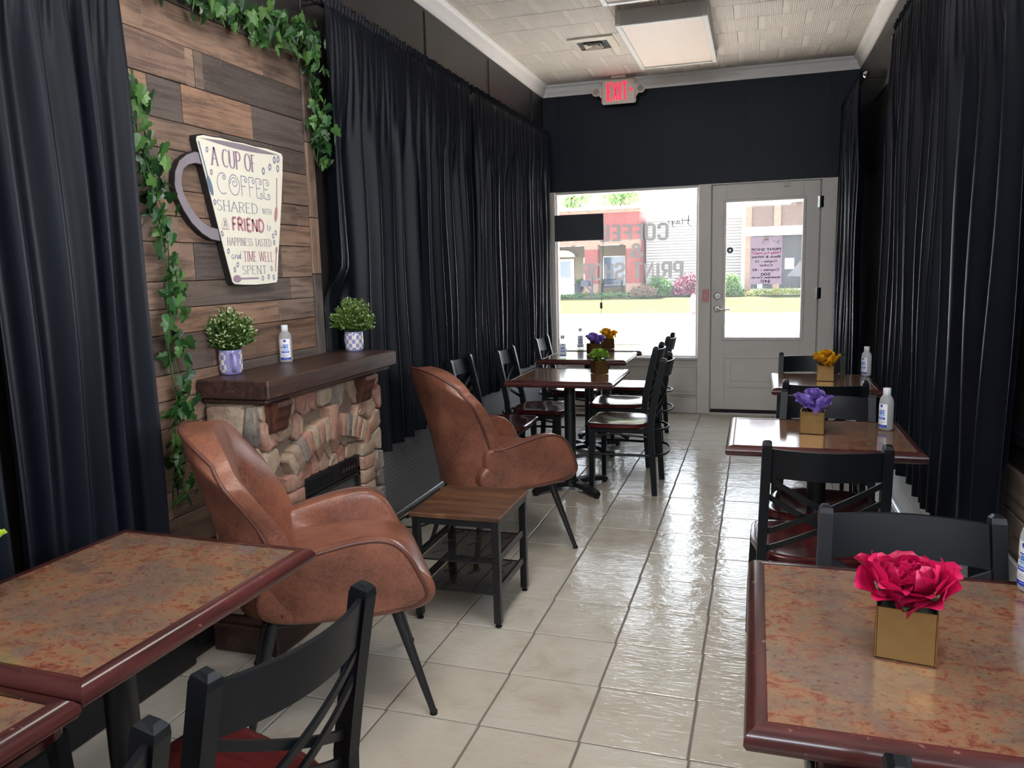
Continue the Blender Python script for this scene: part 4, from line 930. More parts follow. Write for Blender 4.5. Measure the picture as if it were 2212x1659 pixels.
ribbon(m, [(2.628, 1.512), (2.618, 1.514), (2.612, 1.504), (2.618, 1.497), (2.627, 1.506), (2.628, 1.497), (2.634, 1.500), (2.637, 1.514), (2.636, 1.498), (2.642, 1.512), (2.648, 1.512), (2.648, 1.498), (2.656, 1.500), (2.666, 1.512), (2.656, 1.513), (2.654, 1.500), (2.664, 1.500), (2.674, 1.530), (2.668, 1.498), (2.676, 1.500)], tn, sg3)
m.build('lettering', M_blue, sg, fix=False)
def spoon(p0, p1, p2, r, mat, nm='painted_spoon'):
    m = MB(); ribbon(m, [p0, p1], lambda a, b_: .007, sg3); c = p2; d = math.atan2(p2[1] - p1[1], p2[0] - p1[0])
    L = math.hypot(p2[0] - p1[0], p2[1] - p1[1]) * 1.15
    m.add([sg3(c[0] + L * math.cos(a) * math.cos(d) - r * math.sin(a) * math.sin(d), c[1] + L * math.cos(a) * math.sin(d) + r * math.sin(a) * math.cos(d)) for a in [2 * PI * k / 18 for k in range(18)]], [tuple(range(18))]); m.build(nm, mat, sg, fix=False)
spoon((2.475, 1.922), (2.510, 1.80), (2.520, 1.768), .012, M_teal); spoon((2.956, 1.838), (2.940, 1.715), (2.932, 1.686), .011, M_red); spoon((2.779, 1.420), (2.66, 1.420), (2.638, 1.420), .015, M_maur); spoon((2.900, 1.445), (2.914, 1.52), (2.917, 1.534), .008, M_red)
for (y, z) in [(2.518, 1.898), (2.533, 1.818), (2.539, 1.709), (2.568, 1.593), (2.597, 1.527), (2.648, 1.475), (2.628, 1.456), (2.873, 1.458), (2.849, 1.425), (2.807, 1.419), (2.884, 1.422), (2.921, 1.608), (2.901, 1.594), (2.905, 1.567), (2.863, 1.857), (2.911, 1.878), (2.947, 1.911), (2.975, 1.917), (2.968, 1.878)]:
    m = MB(); e = rnd.uniform(-.5, .3); s = 1.25 if z > 1.85 and y > 2.85 else .9
    E_ = lambda a, k: (y + s * k * (.0085 * math.cos(a) * math.cos(e) - .013 * math.sin(a) * math.sin(e)), z + s * k * (.0085 * math.cos(a) * math.sin(e) + .013 * math.sin(a) * math.cos(e)))
    pts = [E_(2 * PI * k / 14, 1) for k in range(14)]; inn = [E_(2 * PI * k / 14, .42) for k in range(14)]
    m.add([sg3(*p) for p in pts] + [sg3(*p) for p in inn], [(k, (k + 1) % 14, 14 + (k + 1) % 14, 14 + k) for k in range(14)]); m.build('painted_bean', M_blue, sg, fix=False)
# ================================================================== CURTAINS
def rebase(root, loc):
    L = Vector(loc); root.location = L
    for ch in root.children: ch.location = Vector(ch.location) - L
M_cur = mk_curtain(); M_rod = plain('black_rod', S(30, 30, 33), .35)
def make_curtain(label, wall, y0, y1, z0, z1, seed, x=None, out=.085, n_big=7, slack=.0, group='black curtain panels', zhem=None, lean=0.0, tuck=None):
    """wall 'L' or 'R': panel hung parallel to that wall. out = distance of the rod from the wall"""
    r = random.Random(seed); sg_ = 1 if wall == 'L' else -1; xw = XL if wall == 'L' else XR
    W = y1 - y0; NY = int(W / .0055); NZ = 46
    n_big = int(n_big * 1.35); big = [(r.uniform(.5, 1.6), r.uniform(0, 1)) for _ in range(n_big)]
    pts = [0.0]
    for b_ in big: pts.append(pts[-1] + b_[0])
    tot = pts[-1]; pts = [p / tot for p in pts]; amp = [r.uniform(.55, 1.0) for _ in range(n_big + 1)]; dr = [r.uniform(-.035, .035) for _ in range(n_big + 1)]
    ph = [r.uniform(0, 6.28) for _ in range(6)]; fr = [r.uniform(.8, 1.2) for _ in range(6)]
    def fold(u, k):
        # u 0..1 across, k 0 top .. 1 hem ; returns 0..1 ridge profile
        uu = u
        for i in range(n_big + 1): uu += dr[i] * .35 * k * math.exp(-((u - pts[i]) * n_big) ** 2)
        j = max(0, min(n_big - 1, next((i for i in range(n_big) if pts[i + 1] >= uu), n_big - 1))); q = (uu - pts[j]) / (pts[j + 1] - pts[j]); q = min(1, max(0, q))
        a = amp[j] * (1 - q) + amp[j + 1] * q; big_ = a * (.5 + .5 * math.cos(2 * PI * q)) ** 1.8
        med = .5 + .5 * math.sin(2 * PI * (u * n_big * 1.37 * fr[0]) + ph[0] + 2.2 * k * math.sin(ph[1] + 9 * u))
        fine = .5 + .5 * math.sin(2 * PI * (W / .034) * u * fr[2] + ph[2] + 1.5 * math.sin(14 * u + ph[3]))
        t = smooth01(k / .30); top = .5 * fine + .2 * med + .3 * big_
        return top * (1 - t) + t * (.84 * big_ + .16 * med * med * (1 - .4 * k)), t
    def P(i, j):
        u = i / NY
        if j < 4:                                   # ruffled heading above the rod
            z = z1 + .045 - .0135 * j; f, _ = fold(u, 0); ff = math.sin(2 * PI * (W / .034) * u + ph[5] + .9 * j * .3); xx = out + .016 + (.012 * ff) * (1.25 - .22 * j); z += .007 * math.sin(2 * PI * (W / .047) * u + ph[3]) * (1 - j / 4)
        else:
            k = (j - 4) / (NZ - 4); f, t = fold(u, k); zh = z0 + .012 * math.sin(7 * u + ph[1]); z = (z1 - .008) * (1 - k) + zh * k
            d = (.018 + .072 * t) ; xx = out + .016 * (1 - t) - .012 * t + d * (f - .25 * t) + .006 * t * math.sin(9 * k + ph[4] + 6 * u)
        edge = min(u, 1 - u) * W; xx -= .0
        zz_ = z
        if tuck and y0 + W * u < tuck[0]:
            q_ = smooth01((tuck[0] - y0 - W * u) / .05) * smooth01((tuck[1] - z) / .18); xx = xx * (1 - q_) + q_ * (.006 + .018 * (xx - .03) / .12)
        yy = y0 + W * u + (.010 * math.sin(5 * (j / NZ) + ph[0]) + lean * (j / NZ)) * (1 if True else 0)
        return (xw + sg_ * xx, yy, z)
    m = MB(); vs = [P(i, j) for j in range(NZ + 1) for i in range(NY + 1)]; w = NY + 1
    m.add(vs, [(j * w + i, j * w + i + 1, (j + 1) * w + i + 1, (j + 1) * w + i) for j in range(NZ) for i in range(NY)])
    o = m.build('curtain', M_cur, None, smooth=True); return tag(o, label, 'curtain', group)
ZR = 2.645
make_curtain('black curtain panel closest to the ivy, hanging left of the mantel top plant', 'L', 3.32, 4.24, .475, ZR, 1, n_big=5, lean=.02, tuck=(3.52, 1.48))
make_curtain('black curtain panel behind the far cognac armchair', 'L', 4.275, 5.235, .49, ZR, 2, n_big=6)
make_curtain('black curtain panel third from the plank wall, above the green flower table', 'L', 5.26, 6.26, .50, ZR, 3, n_big=7)
make_curtain('black curtain panel next to the shop window on the left', 'L', 6.285, 7.38, .58, ZR, 4, n_big=8)
make_curtain('black curtain in the left corner covering the plank wall edge beside the large rust table', 'L', 1.53, 2.07, .42, 2.70, 5, n_big=4, out=.10)
make_curtain('black curtain at the left frame edge behind the large rust table', 'L', .85, 1.50, .42, 2.70, 6, n_big=4, out=.09, tuck=(1.33, 9))
make_curtain('wide black curtain panel on the right with flat near edge, behind the pink flower chair', 'R', 2.63, 3.55, .37, 2.68, 7, n_big=3, out=.09)
make_curtain('black right curtain panel beside the purple flower table', 'R', 3.58, 5.05, .34, 2.68, 8, n_big=9, out=.09)
make_curtain('narrow black curtain at the right of the white door', 'R', 6.15, 7.46, .36, 2.68, 9, n_big=9, out=.135)
def make_rod(label, wall, y0, y1, z, out, ends=(True, True)):
    s = 1 if wall == 'L' else -1; xw = XL if wall == 'L' else XR; x = xw + s * out
    t = thing('curtain_rod', label, 'curtain rod', (x, (y0 + y1) / 2, z)); h = (y1 - y0) / 2
    MB().tube([(0, -h, 0), (0, h, 0)], .009, 10).build('rod', M_rod, t, smooth=40)
    for e, sg_ in ((ends[0], -1), (ends[1], 1)):
        if e: MB().lathe([(.009, 0), (.012, .008), (.02, .02), (.022, .034), (.015, .048), (0, .054)], 14, M=Matrix.Translation((0, sg_ * h, 0)) @ Matrix.Rotation(math.radians(-90 * sg_), 4, 'X')).build('finial', M_chrome, t, smooth=True)
    for yy in (-h + .06, h - .06):
        m = MB(); m.tube([(0, yy, -.004), (-s * (out - .002), yy, -.004)], .006, 8); m.box((-s * (out - .003), yy, 0), (.006, .03, .07), .002); m.build('bracket', M_rod, t)
make_rod('black rod carrying the long left curtain wall', 'L', 3.26, 7.42, ZR, .085, (True, False))
make_rod('black rod over the curtain left of the plank wall', 'L', .7, 2.12, 2.70, .10)
make_rod('black rod with round finial over the large right curtain', 'R', 2.55, 5.12, 2.68, .09)
make_rod('short black rod with shiny finial over the curtain by the door', 'R', 6.08, 7.50, 2.68, .135, (True, False))

# ================================================================== IVY
M_ivy = mk_leaf('ivy_leaf', (24, 56, 26), (50, 98, 44), (104, 146, 76), .18, .38); M_stem = plain('ivy_stem', S(58, 92, 40), .6)
def leaf_mesh(name, mat, fold=.22):
    half = [(0, 0), (.10, -.16), (.34, -.10), (.42, .10), (.30, .26), (.40, .52), (.22, .58), (.12, .84), (0, 1.0)]
    m = MB(); vs = []; fs = []
    mid = [(0, 0, 0), (0, .25, .02), (0, .55, .02), (0, 1.0, -.08)]
    vs += [(0, 0, 0), (0, .32, .02), (0, .62, .0), (0, 1.0, -.10)]
    for s in (-1, 1):
        b0 = len(vs)
        for x, y in half[1:-1]: vs.append((s * x, y, -fold * abs(x) - .06 * y * y))
        k = [b0 + i for i in range(7)]
        tri = [(0, k[0], k[1]), (0, k[1], 1), (k[1], k[2], 1), (k[2], k[3], 1), (k[3], 2, 1), (k[3], k[4], 2), (k[4], k[5], 2), (k[5], k[6], 2), (k[6], 3, 2)]
        fs += [t_ if s > 0 else t_[::-1] for t_ in tri]
    m.add([(x, y, z) for x, y, z in vs], fs); return m.mesh(name, mat, smooth=False, fix=False)
leaf_me = leaf_mesh('leaf', M_ivy)
def ivy(name, label, path, n, spread, size, seed, strands=3):
    r = random.Random(seed); t = thing(name, label, 'garland', path[0], 0, 'ivy garlands around the plank wall'); o0 = Vector(path[0])
    P = [Vector(p) for p in path]; seg = [(P[i + 1] - P[i]).length for i in range(len(P) - 1)]; tot = sum(seg)
    def at(u):
        d = u * tot
        for i, s in enumerate(seg):
            if d <= s or i == len(seg) - 1: return P[i].lerp(P[i + 1], min(1, d / s)), (P[i + 1] - P[i]).normalized()
            d -= s
    for s in range(strands):
        a = [r.uniform(0, 6.3) for _ in range(3)]; pts = []
        for k in range(41):
            p, d = at(k / 40); w = spread * .45; side = d.cross(Vector((1, 0, 0)))
            pts.append(p - o0 + side * (w * math.sin(9 * k / 40 + a[0])) + Vector((.018 + .012 * math.sin(13 * k / 40 + a[1]), 0, 0)))
        MB().tube(pts, .0022, 5).build('vine', M_stem, t, smooth=True)
    for k in range(n):
        p, d = at(r.random()); side = d.cross(Vector((1, 0, 0)))
        q = p - o0 + side * r.gauss(0, spread * .55) + Vector((abs(r.gauss(.03, .025)) + .012, 0, 0))
        o = link('leaf', leaf_me, t, q); s = size * r.uniform(.6, 1.15)
        # local +Y (tip) points mostly down, local Z (face) points into the room (+X)
        rot = Euler((0, 0, r.gauss(0, .7))).to_matrix().to_4x4()
        B = Matrix(((0, 0, 1, 0), (-1, 0, 0, 0), (0, -1, 0, 0), (0, 0, 0, 1)))
        tilt = Euler((r.gauss(-.25, .38), r.gauss(0, .5), 0)).to_matrix().to_4x4()
        o.rotation_euler = (B @ rot @ tilt).to_euler(); o.scale = (s, s, s)
    return t
XI = XL + .045
ivy('ivy_garland', 'ivy garland trailing down the left side of the plank wall beside the curtain', [(XI, 2.15, 2.1), (XI, 2.17, 1.95), (XI, 2.20, 1.75), (XI, 2.235, 1.6), (XI, 2.245, 1.4), (XI, 2.225, 1.2), (XI, 2.245, 1.0), (XI, 2.21, .82), (XI, 2.20, .66)], 170, .05, .058, 21)
ivy('ivy_garland', 'thick ivy garland along the top of the plank wall', [(XI, 2.20, 2.44), (XI, 2.45, 2.45), (XI, 2.75, 2.455), (XI + .01, 3.0, 2.45), (XI + .02, 3.27, 2.46)], 280, .075, .056, 22, 4)
ivy('ivy_garland', 'short ivy garland hanging at the right edge of the plank wall by the curtain', [(XI, 3.26, 2.42), (XI, 3.275, 2.25), (XI, 3.285, 2.08), (XI, 3.29, 1.93)], 90, .035, .052, 23, 2)

# ================================================================== MUG PLANTS
t = NT('checkered_mug_glaze'); tc = t.n('TexCoord'); sx = t.n('SeparateXYZ'); t.t.links.new(tc.outputs['Object'], sx.inputs[0])
an = t.math('ARCTAN2', sx.outputs['Y'], sx.outputs['X']); ca = t.math('FLOOR', t.math('MULTIPLY', an, 16 / (2 * math.pi))); cz = t.math('FLOOR', t.math('MULTIPLY', sx.outputs['Z'], 1 / .0195))
ck = t.math('ABSOLUTE', t.math('MODULO', t.math('ADD', ca, cz), 2.0)); zr = t.math('LESS_THAN', t.math('ABSOLUTE', t.math('SUBTRACT', sx.outputs['Z'], .0485)), .0385)
an2 = t.math('GREATER_THAN', t.math('ABSOLUTE', an), .62); ck = t.math('MULTIPLY', t.math('MULTIPLY', ck, zr), an2)
fz = t.math('SUBTRACT', t.math('FRACT', t.math('MULTIPLY', sx.outputs['Z'], 1 / .0195)), .5); fa = t.math('SUBTRACT', t.math('FRACT', t.math('MULTIPLY', an, 16 / (2 * math.pi))), .5)
dd = t.math('ADD', t.math('MULTIPLY', fz, fz), t.math('MULTIPLY', fa, fa)); ring = t.math('MULTIPLY', t.math('MULTIPLY', t.math('LESS_THAN', t.math('ABSOLUTE', t.math('SUBTRACT', dd, .07)), .03), zr), an2)
base = t.mix(t.math('MULTIPLY', ring, .5), S(150, 146, 196), S(92, 92, 130)); t.col(t.mix(ck, base, S(226, 218, 204))); t.b.inputs['Roughness'].default_value = .2; M_mug = t.m
M_mugp = plain('periwinkle_glaze', S(150, 146, 196), .2)
M_fol = mk_leaf('boxwood_leaf', (66, 96, 40), (116, 146, 66), (164, 184, 108), .25, .5); M_tip = mk_leaf('pale_leaf_tip', (170, 184, 130), (196, 206, 160), (216, 222, 186), .3, .5)
def mug_plant(label, loc, rz, R, seed, pale=.3):
    r = random.Random(seed)
    mg = thing('mug', label[0], 'mug', loc, rz, 'checkered mugs on the mantel')
    MB().lathe([(.034, 0), (.040, .004), (.0435, .02), (.0445, .05), (.0435, .092), (.0425, .095), (.040, .093), (.040, .02), (0, .018)], 28).build('mug_body', M_mug, mg, smooth=45)
    MB().tube([(.040, 0, .078), (.062, 0, .082), (.078, 0, .066), (.080, 0, .045), (.070, 0, .024), (.054, 0, .016), (.042, 0, .02)], [.007, .0075, .0075, .0075, .0075, .0065, .006], 8).build('handle', M_mugp, mg, smooth=True)
    pl = thing('potted_shrub', label[1], 'plant', (loc[0], loc[1], loc[2] + .078), rz, 'small bushy plants in mugs')
    m1, m2, st_ = MB(), MB(), MB(); cz_ = .075
    for k in range(300):
        a = r.uniform(0, 2 * PI); el = math.asin(r.uniform(-.42, 1)); rr = R * r.uniform(.72, 1.08)
        d = Vector((math.cos(a) * math.cos(el), math.sin(a) * math.cos(el), math.sin(el))); tip = Vector((0, 0, cz_)) + d * rr; tip.z = max(tip.z, .03)
        base_ = Vector((d.x * .015, d.y * .015, .0)); st_.tube([base_, base_.lerp(tip, .6) + Vector((0, 0, .012)), tip], .0011, 3, caps=False)
        for q in range(15):
            u = 1 - (q / 15) * .62; p = base_.lerp(tip, u) + Vector((0, 0, .012 * math.sin(u * PI))); s = r.uniform(.011, .0185) * (1.0 if q > 3 else .9)
            az = r.uniform(0, 2 * PI); n_ = (d * .8 + Vector((math.cos(az), math.sin(az), r.uniform(-.2, .8)))).normalized(); w_ = n_.cross(Vector((r.uniform(-1, 1), r.uniform(-1, 1), r.uniform(-1, 1)))).normalized()
            mb = m2 if (q < 4 and r.random() < pale) else m1
            mb.add([p, p + n_ * s * .5 + w_ * s * .30, p + n_ * s, p + n_ * s * .5 - w_ * s * .30], [(0, 1, 2, 3)])
    f = m1.build('foliage', M_fol, pl, fix=False); f['kind'] = 'stuff'; f = m2.build('pale_leaf_tips', M_tip, pl, fix=False); f['kind'] = 'stuff'; st_.build('stems', M_stem, pl)['kind'] = 'stuff'
    MB().lathe([(.038, -.006), (.036, .006), (0, .012)], 16).build('moss', plain('dark_moss', S(46, 56, 32), .9), pl)
    return mg
MT = 1.055
mug_plant(('lilac checkered mug with handle to the front, at the near end of the mantel', 'bushy pale green plant growing from the mug with visible handle'), (-1.945, 2.545, MT), math.radians(-42), .098, 31, .5)
mug_plant(('lilac checkered mug at the far end of the mantel by the curtain', 'darker bushy plant in the mug at the far end of the mantel'), (-1.862, 3.375, MT), math.radians(150), .100, 32, .25)

# ================================================================== SANITIZER BOTTLES
M_bot = mk_bottle(); M_cap = plain('frosted_white_cap', S(222, 226, 230), .35); M_lab = mk_vcol('printed_label', .35)
def make_bottle(label):
    t = thing('sanitizer_bottle', label, 'bottle')
    MB().lathe([(.022, .001), (.0275, .003), (.0295, .012), (.0295, .10), (.029, .118), (.0255, .132), (.018, .142), (.0125, .147), (.0125, .152), (0, .152)], 24, sy=.86).build('bottle_body', M_bot, t, smooth=50)
    m = MB(); m.lathe([(.0150, .149), (.0156, .152), (.0156, .170), (.0145, .1735), (0, .1745)], 24); m.build('cap', M_cap, t, smooth=40)
    MB().lathe([(.0143, .1445), (.0150, .146), (.0143, .1475)], 20).build('neck_ring', M_cap, t)
    W = S(236, 238, 240); B = S(36, 62, 176); LB = S(96, 160, 224); MBl = S(70, 92, 196); GR = S(178, 184, 196); CO = S(186, 142, 110)
    def colr(u, v):    # u 0..1 left-right, v 0..1 up
        if v < .105: return S(150, 166, 226) if (.35 < u < .8 and .05 < v < .075) else B
        if ((u - .5) / .12) ** 2 + ((v - .905) / .062) ** 2 < 1: return MBl if ((u - .5) / .07) ** 2 + ((v - .905) / .03) ** 2 < 1 else B
        if ((u - .18) / .12) ** 2 + ((v - .60) / .055) ** 2 < 1: return CO
        if .795 < v < .81 and .35 < u < .65: return GR
        if .70 < v < .73 and .25 < u < .8: return MBl
        if .56 < v < .68 and .36 < u < .78 and not (abs(u - .5) < .012 or abs(u - .64) < .012): return S(80, 110, 206) if int(v * 60) % 3 else LB
        if .50 < v < .54 and .26 < u < .84: return LB
        if .45 < v < .48 and .36 < u < .74: return S(150, 206, 240)
        if .33 < v < .43 and .16 < u < .86: return W if (.37 < v < .39 and .28 < u < .74) else MBl
        if v < .28 and .12 < v and int(v * 40) % 2 == 0 and .2 < u < .9 - .2 * (int(v * 40) % 3 == 0): return GR
        return W
    m = MB(); NU, NV = 26, 56
    for i in range(NU):
        for j in range(NV):
            q = []
            for a, b_ in ((i, j), (i + 1, j), (i + 1, j + 1), (i, j + 1)):
                an_ = -PI / 2 + (a / NU - .5) * 1.75; q.append((.0299 * math.cos(an_), .0299 * .86 * math.sin(an_), .014 + .096 * b_ / NV))
            m.add(q, [(0, 1, 2, 3)], None, colr((i + .5) / NU, (j + .5) / NV))
    m.build('printed_label', M_lab, t, fix=False); return t
b_specs = [((.552, 1.765, .751), -1.1, 'large looking clear sanitizer bottle cut by the right frame edge behind the pink flowers', .98),
    ((.508, 3.39, .751), -.95, 'clear sanitizer bottle on the purple flower table', .98), ((.628, 4.985, .751), -.95, 'clear sanitizer bottle on the right yellow flower table', 1.0),
    ((-1.40, 5.75, .751), .25, 'clear sanitizer bottle on the left middle table close to the window', .98), ((-1.41, 6.42, .751), .25, 'clear sanitizer bottle on the table under the shop window', .98), ((-1.945, 2.92, MT), .45, 'clear sanitizer bottle with blue label between the two mugs on the mantel', .93)]
pb = None
for loc, rz, lab, sc_ in b_specs:
    if pb is None: pb = make_bottle(lab); pb.location = loc; pb.rotation_euler = (0, 0, rz); pb['group'] = 'clear sanitizer bottles'; o = pb
    else: o = dup(pb, loc, rz, lab, 'clear sanitizer bottles')
    o.scale = (sc_,) * 3

# ================================================================== FLOWERS IN CUBE VASES
t = NT('gold_foil_card'); n_ = t.noise(t.coord(), 30, 4); t.col(t.mix(n_, S(124, 92, 50), S(150, 118, 74))); t.b.inputs['Metallic'].default_value = .85; t.set(t.b, 'Roughness', t.math('MULTIPLY_ADD', n_, .2, .24)); t.bump(n_, .05, .002); M_gold = t.m
def petal_mesh(mat, w=.026, l=.042, cup=.5, curl=.35, pointed=.0):
    m = MB()
    def f(u, v):
        s = (u - .5) * 2; ww = w * (math.sin(PI * min(1, .18 + .74 * v)) ** .75) * (1 - pointed * v * v); x = s * ww
        z = cup * w * s * s * (1 - .3 * v) ; y = l * v; zz = z + l * .55 * v * v * .6 - curl * l * max(0, v - .55) ** 2 * 3.2
        return (x, y, zz)
    m.grid(f, 5, 6); return m.mesh('petal', mat, smooth=True, fix=False)
def bouquet(vase_label, fl_label, cat_loc, rz, cols, blooms, seed, size=.095):
    r = random.Random(seed); h = size * .96; s = size / 2
    vs_ = thing('cube_vase', vase_label, 'vase', cat_loc, rz, 'gold cube vases')
    m = MB(); w = .003
    for q in range(4):
        R_ = Matrix.Rotation(q * PI / 2, 4, 'Z'); m.box((0, s - w / 2, h / 2), (size - (.0 if q % 2 else 2 * w), w, h), .0008, M=R_)
    m.box((0, 0, .003), (size - 2 * w, size - 2 * w, .004)); m.build('vase_box', M_gold, vs_)
    MB().box((0, 0, h - .022), (size - .008, size - .008, .02), .002).build('floral_foam', plain('dark_foam', S(28, 32, 24), .9), vs_)
    fb = thing('silk_flowers', fl_label, 'flowers', (cat_loc[0], cat_loc[1], cat_loc[2] + h - .012), rz, 'silk flower heads in cube vases')
    key = 'petal_%d' % seed; M_p = mk_leaf(key, *cols, .28, .5)
    big = petal_mesh(M_p, .030, .046, .55, .45); mid = petal_mesh(M_p, .024, .036, .7, .25); sm = petal_mesh(M_p, .016, .028, .8, .05)
    M_gl = MATS.setdefault('flower_leaf', None) or mk_leaf('flower_leaf', (34, 54, 26), (52, 74, 38), (70, 92, 50), .15, .5); MATS['flower_leaf'] = M_gl
    lm = petal_mesh(M_gl, .016, .045, .2, .3, .5)
    for (bx, by, bz, tilt, az, sc_) in blooms:
        B = Matrix.Translation((bx, by, bz)) @ Matrix.Rotation(az, 4, 'Z') @ Matrix.Rotation(tilt, 4, 'X') @ Matrix.Scale(sc_, 4)
        for lay, (cnt, me, el, rad, zo) in enumerate(((7, big, .10, .012, .0), (6, big, .45, .010, .006), (6, mid, .80, .008, .010), (5, mid, 1.08, .006, .012), (4, sm, 1.30, .003, .016))):
            for k in range(cnt):
                a = 2 * PI * (k + lay * .5) / cnt + r.gauss(0, .12)
                M_ = B @ Matrix.Rotation(a, 4, 'Z') @ Matrix.Translation((0, rad, zo)) @ Matrix.Rotation(el + r.gauss(0, .12), 4, 'X') @ Matrix.Rotation(r.gauss(0, .15), 4, 'Y')
                o = link('petal', me, fb); o.matrix_local = M_
        MB().tube([(bx * .3, by * .3, -.005), (bx, by, bz)], .003, 6).build('stem', M_stem, fb)
    for k in range(5):
        a = 2 * PI * k / 5 + r.uniform(-.4, .4); o = link('leaf', lm, fb); o.matrix_local = Matrix.Translation((.02 * math.cos(a), .02 * math.sin(a), .012)) @ Matrix.Rotation(a - PI / 2, 4, 'Z') @ Matrix.Rotation(r.uniform(-.1, .4), 4, 'X')
    return vs_
two = [(-.044, -.005, .030, .55, 1.3, 1.1), (.042, -.008, .028, .62, -1.3, 1.16), (.0, .02, .034, .25, .2, 1.0)]
three = [(-.040, -.012, .034, .6, 1.5, .92), (.050, -.018, .026, .85, -1.6, .95), (.0, .022, .052, .3, 0, .88)]
one = [(0, 0, .034, .05, .3, 1.25)]
PINK = ((150, 4, 56), (200, 10, 78), (222, 40, 102)); PUR = ((116, 90, 170), (146, 118, 206), (168, 142, 222)); YEL = ((214, 150, 10), (240, 180, 20), (248, 204, 52)); GRN = ((92, 134, 36), (130, 172, 50), (168, 200, 84)); LIME = ((150, 190, 20), (176, 216, 40), (200, 232, 80))
bouquet('gold cube vase with the pink flowers', 'bright pink silk roses in the front gold cube vase', (.262, 1.435, .751), -.16, PINK, two, 41, .096)
bouquet('gold cube vase with the purple flowers on the right', 'purple silk flowers on the table by the right curtain', (.226, 3.30, .751), -.12, PUR, three, 42, .092)
bouquet('gold cube vase with yellow flowers on the right', 'yellow silk flowers on the right table near the door', (.388, 4.78, .751), -.10, YEL, three, 43, .092)
bouquet('copper coloured cube vase with the green flower', 'green silk succulent rose on the left table', (-.955, 4.91, .751), .62, GRN, [(0, 0, .030, .15, .3, 1.15), (-.03, .01, .02, .5, 1.2, .8)], 44, .088)
bouquet('cube vase with purple flowers on the left middle table', 'purple silk flowers on the left middle table', (-1.21, 6.00, .751), .62, PUR, three, 45, .088)
bouquet('cube vase with yellow flowers under the shop window', 'yellow orange silk flowers on the shop window table', (-1.18, 6.42, .751), .62, YEL, three, 46, .088)
bouquet('cube vase mostly outside the left frame edge on the large rust table', 'lime green silk flower cut by the left frame edge', (-1.60, 1.16, .751), .5, LIME, two, 47, .09)

# ================================================================== CEILING FIXTURES, VENT, EXIT SIGN
M_box = plain('fixture_housing', S(176, 172, 166), .5); M_boxw = plain('fixture_white_frame', S(224, 220, 214), .45)
M_off = plain('unlit_diffuser', S(232, 214, 200), .55, var=.03); 
t = NT('lit_diffuser'); t.col(S(240, 236, 228)); t.b.inputs['Emission Color'].default_value = (1, .95, .89, 1); t.b.inputs['Emission Strength'].default_value = FIXTURE; M_on = t.m
def fixture(label, y0, y1, lens):
    x0, x1 = -.958, -.342; cx, cy = (x0 + x1) / 2, (y0 + y1) / 2; w, d = x1 - x0, y1 - y0; H = .100
    t = thing('ceiling_light', label, 'ceiling light', (cx, cy, CZ - .001), 0, 'surface mounted ceiling light boxes')
    m = MB()
    for s in (-1, 1): m.box((s * (w / 2 - .006), 0, -H / 2), (.012, d, H), .002); m.box((0, s * (d / 2 - .006), -H / 2), (w - .024, .012, H), .002)
    m.build('housing', M_box, t); m = MB()
    for s in (-1, 1): m.box((s * (w / 2 - .018), 0, -H + .002), (.036, d + .004, .012), .003); m.box((0, s * (d / 2 - .018), -H + .002), (w - .072, .036, .012), .003)
    m.build('lens_frame', M_boxw, t)
    g = MB(); g.grid(lambda u, v: ((u - .5) * (w - .07), (v - .5) * (d - .07), -H + .006 - .014 * math.sin(PI * u) ** .6 * math.sin(PI * v) ** .6), 12, 20); g.build('diffuser', lens, t, smooth=True)
    return t
fixture('unlit ceiling light box closest to the exit sign', 5.58, 6.85, M_off)
fixture('ceiling light box cut by the top frame edge', 3.87, 5.14, M_off)
fixture('assumed lit ceiling light box above the near cognac armchair', 2.16, 3.43, M_on)  # unseen box, assumed lit from the fall of the shadows
fixture('assumed lit ceiling light box above the large rust table', .45, 1.72, M_on)  # unseen box, assumed to carry on the lit row
fixture('added lit ceiling light box for fill, behind the camera position', -1.26, .01, M_on)  # extra lit box added out of view to fill the room
vt = thing('ceiling_vent', 'small square beige air vent on the ceiling beside the light box', 'vent', (-1.245, 6.29, CZ - .001)); M_vent = plain('beige_vent_paint', S(206, 194, 178), .5)
m = MB(); pr = [(0, 0), (.0, -.012), (.05, -.022), (.056, -.018), (.056, 0)]
for k in range(4):
    R_ = Matrix.Rotation(k * PI / 2, 4, 'Z'); h = .175; vs = []
    for e in (-1, 1): vs += [(e * (h - p), -(h - p), q) for p, q in pr]
    m.add(vs, [(i, (i + 1) % 5, 5 + (i + 1) % 5, 5 + i) for i in range(5)], R_)
m.build('frame', M_vent, vt); MB().box((0, 0, -.006), (.24, .24, .006)).build('duct_opening', M_dark, vt)
for k in range(4):
    for q in range(2): MB().box((0, 0, 0), (.12 - q * .07, .026, .0025), M=Matrix.Rotation(k * PI / 2, 4, 'Z') @ Matrix.Translation((0, -.060 + q * .032, -.022)) @ Matrix.Rotation(.6, 4, 'X')).build('louver', M_vent, vt)
ex = thing('exit_sign', 'lit red EXIT sign with two emergency lamp heads hanging under the ceiling', 'sign', (-1.245, 7.44, CZ - .001)); M_ex = plain('beige_plastic', S(230, 218, 206), .5)
M_exl = plain('red_exit_letters', S(255, 20, 50), .4, emit=(1, .015, .05, 1), es=1.6)
MB().box((0, 0, -.010), (.13, .07, .02), .004).build('canopy', M_ex, ex)
MB().box((0, 0, -.134), (.316, .045, .218), .012).build('housing', M_ex, ex); MB().box((0, -.0235, -.134), (.292, .004, .194), .002).build('face_plate', M_ex, ex)
e3 = lambda u, v: (u, -.0262, v)
lettering('EXIT', (-.103, .082, -.214, -.062), e3, .155, .14, False, BLK, .12).build('letter', M_exl, ex, fix=False)
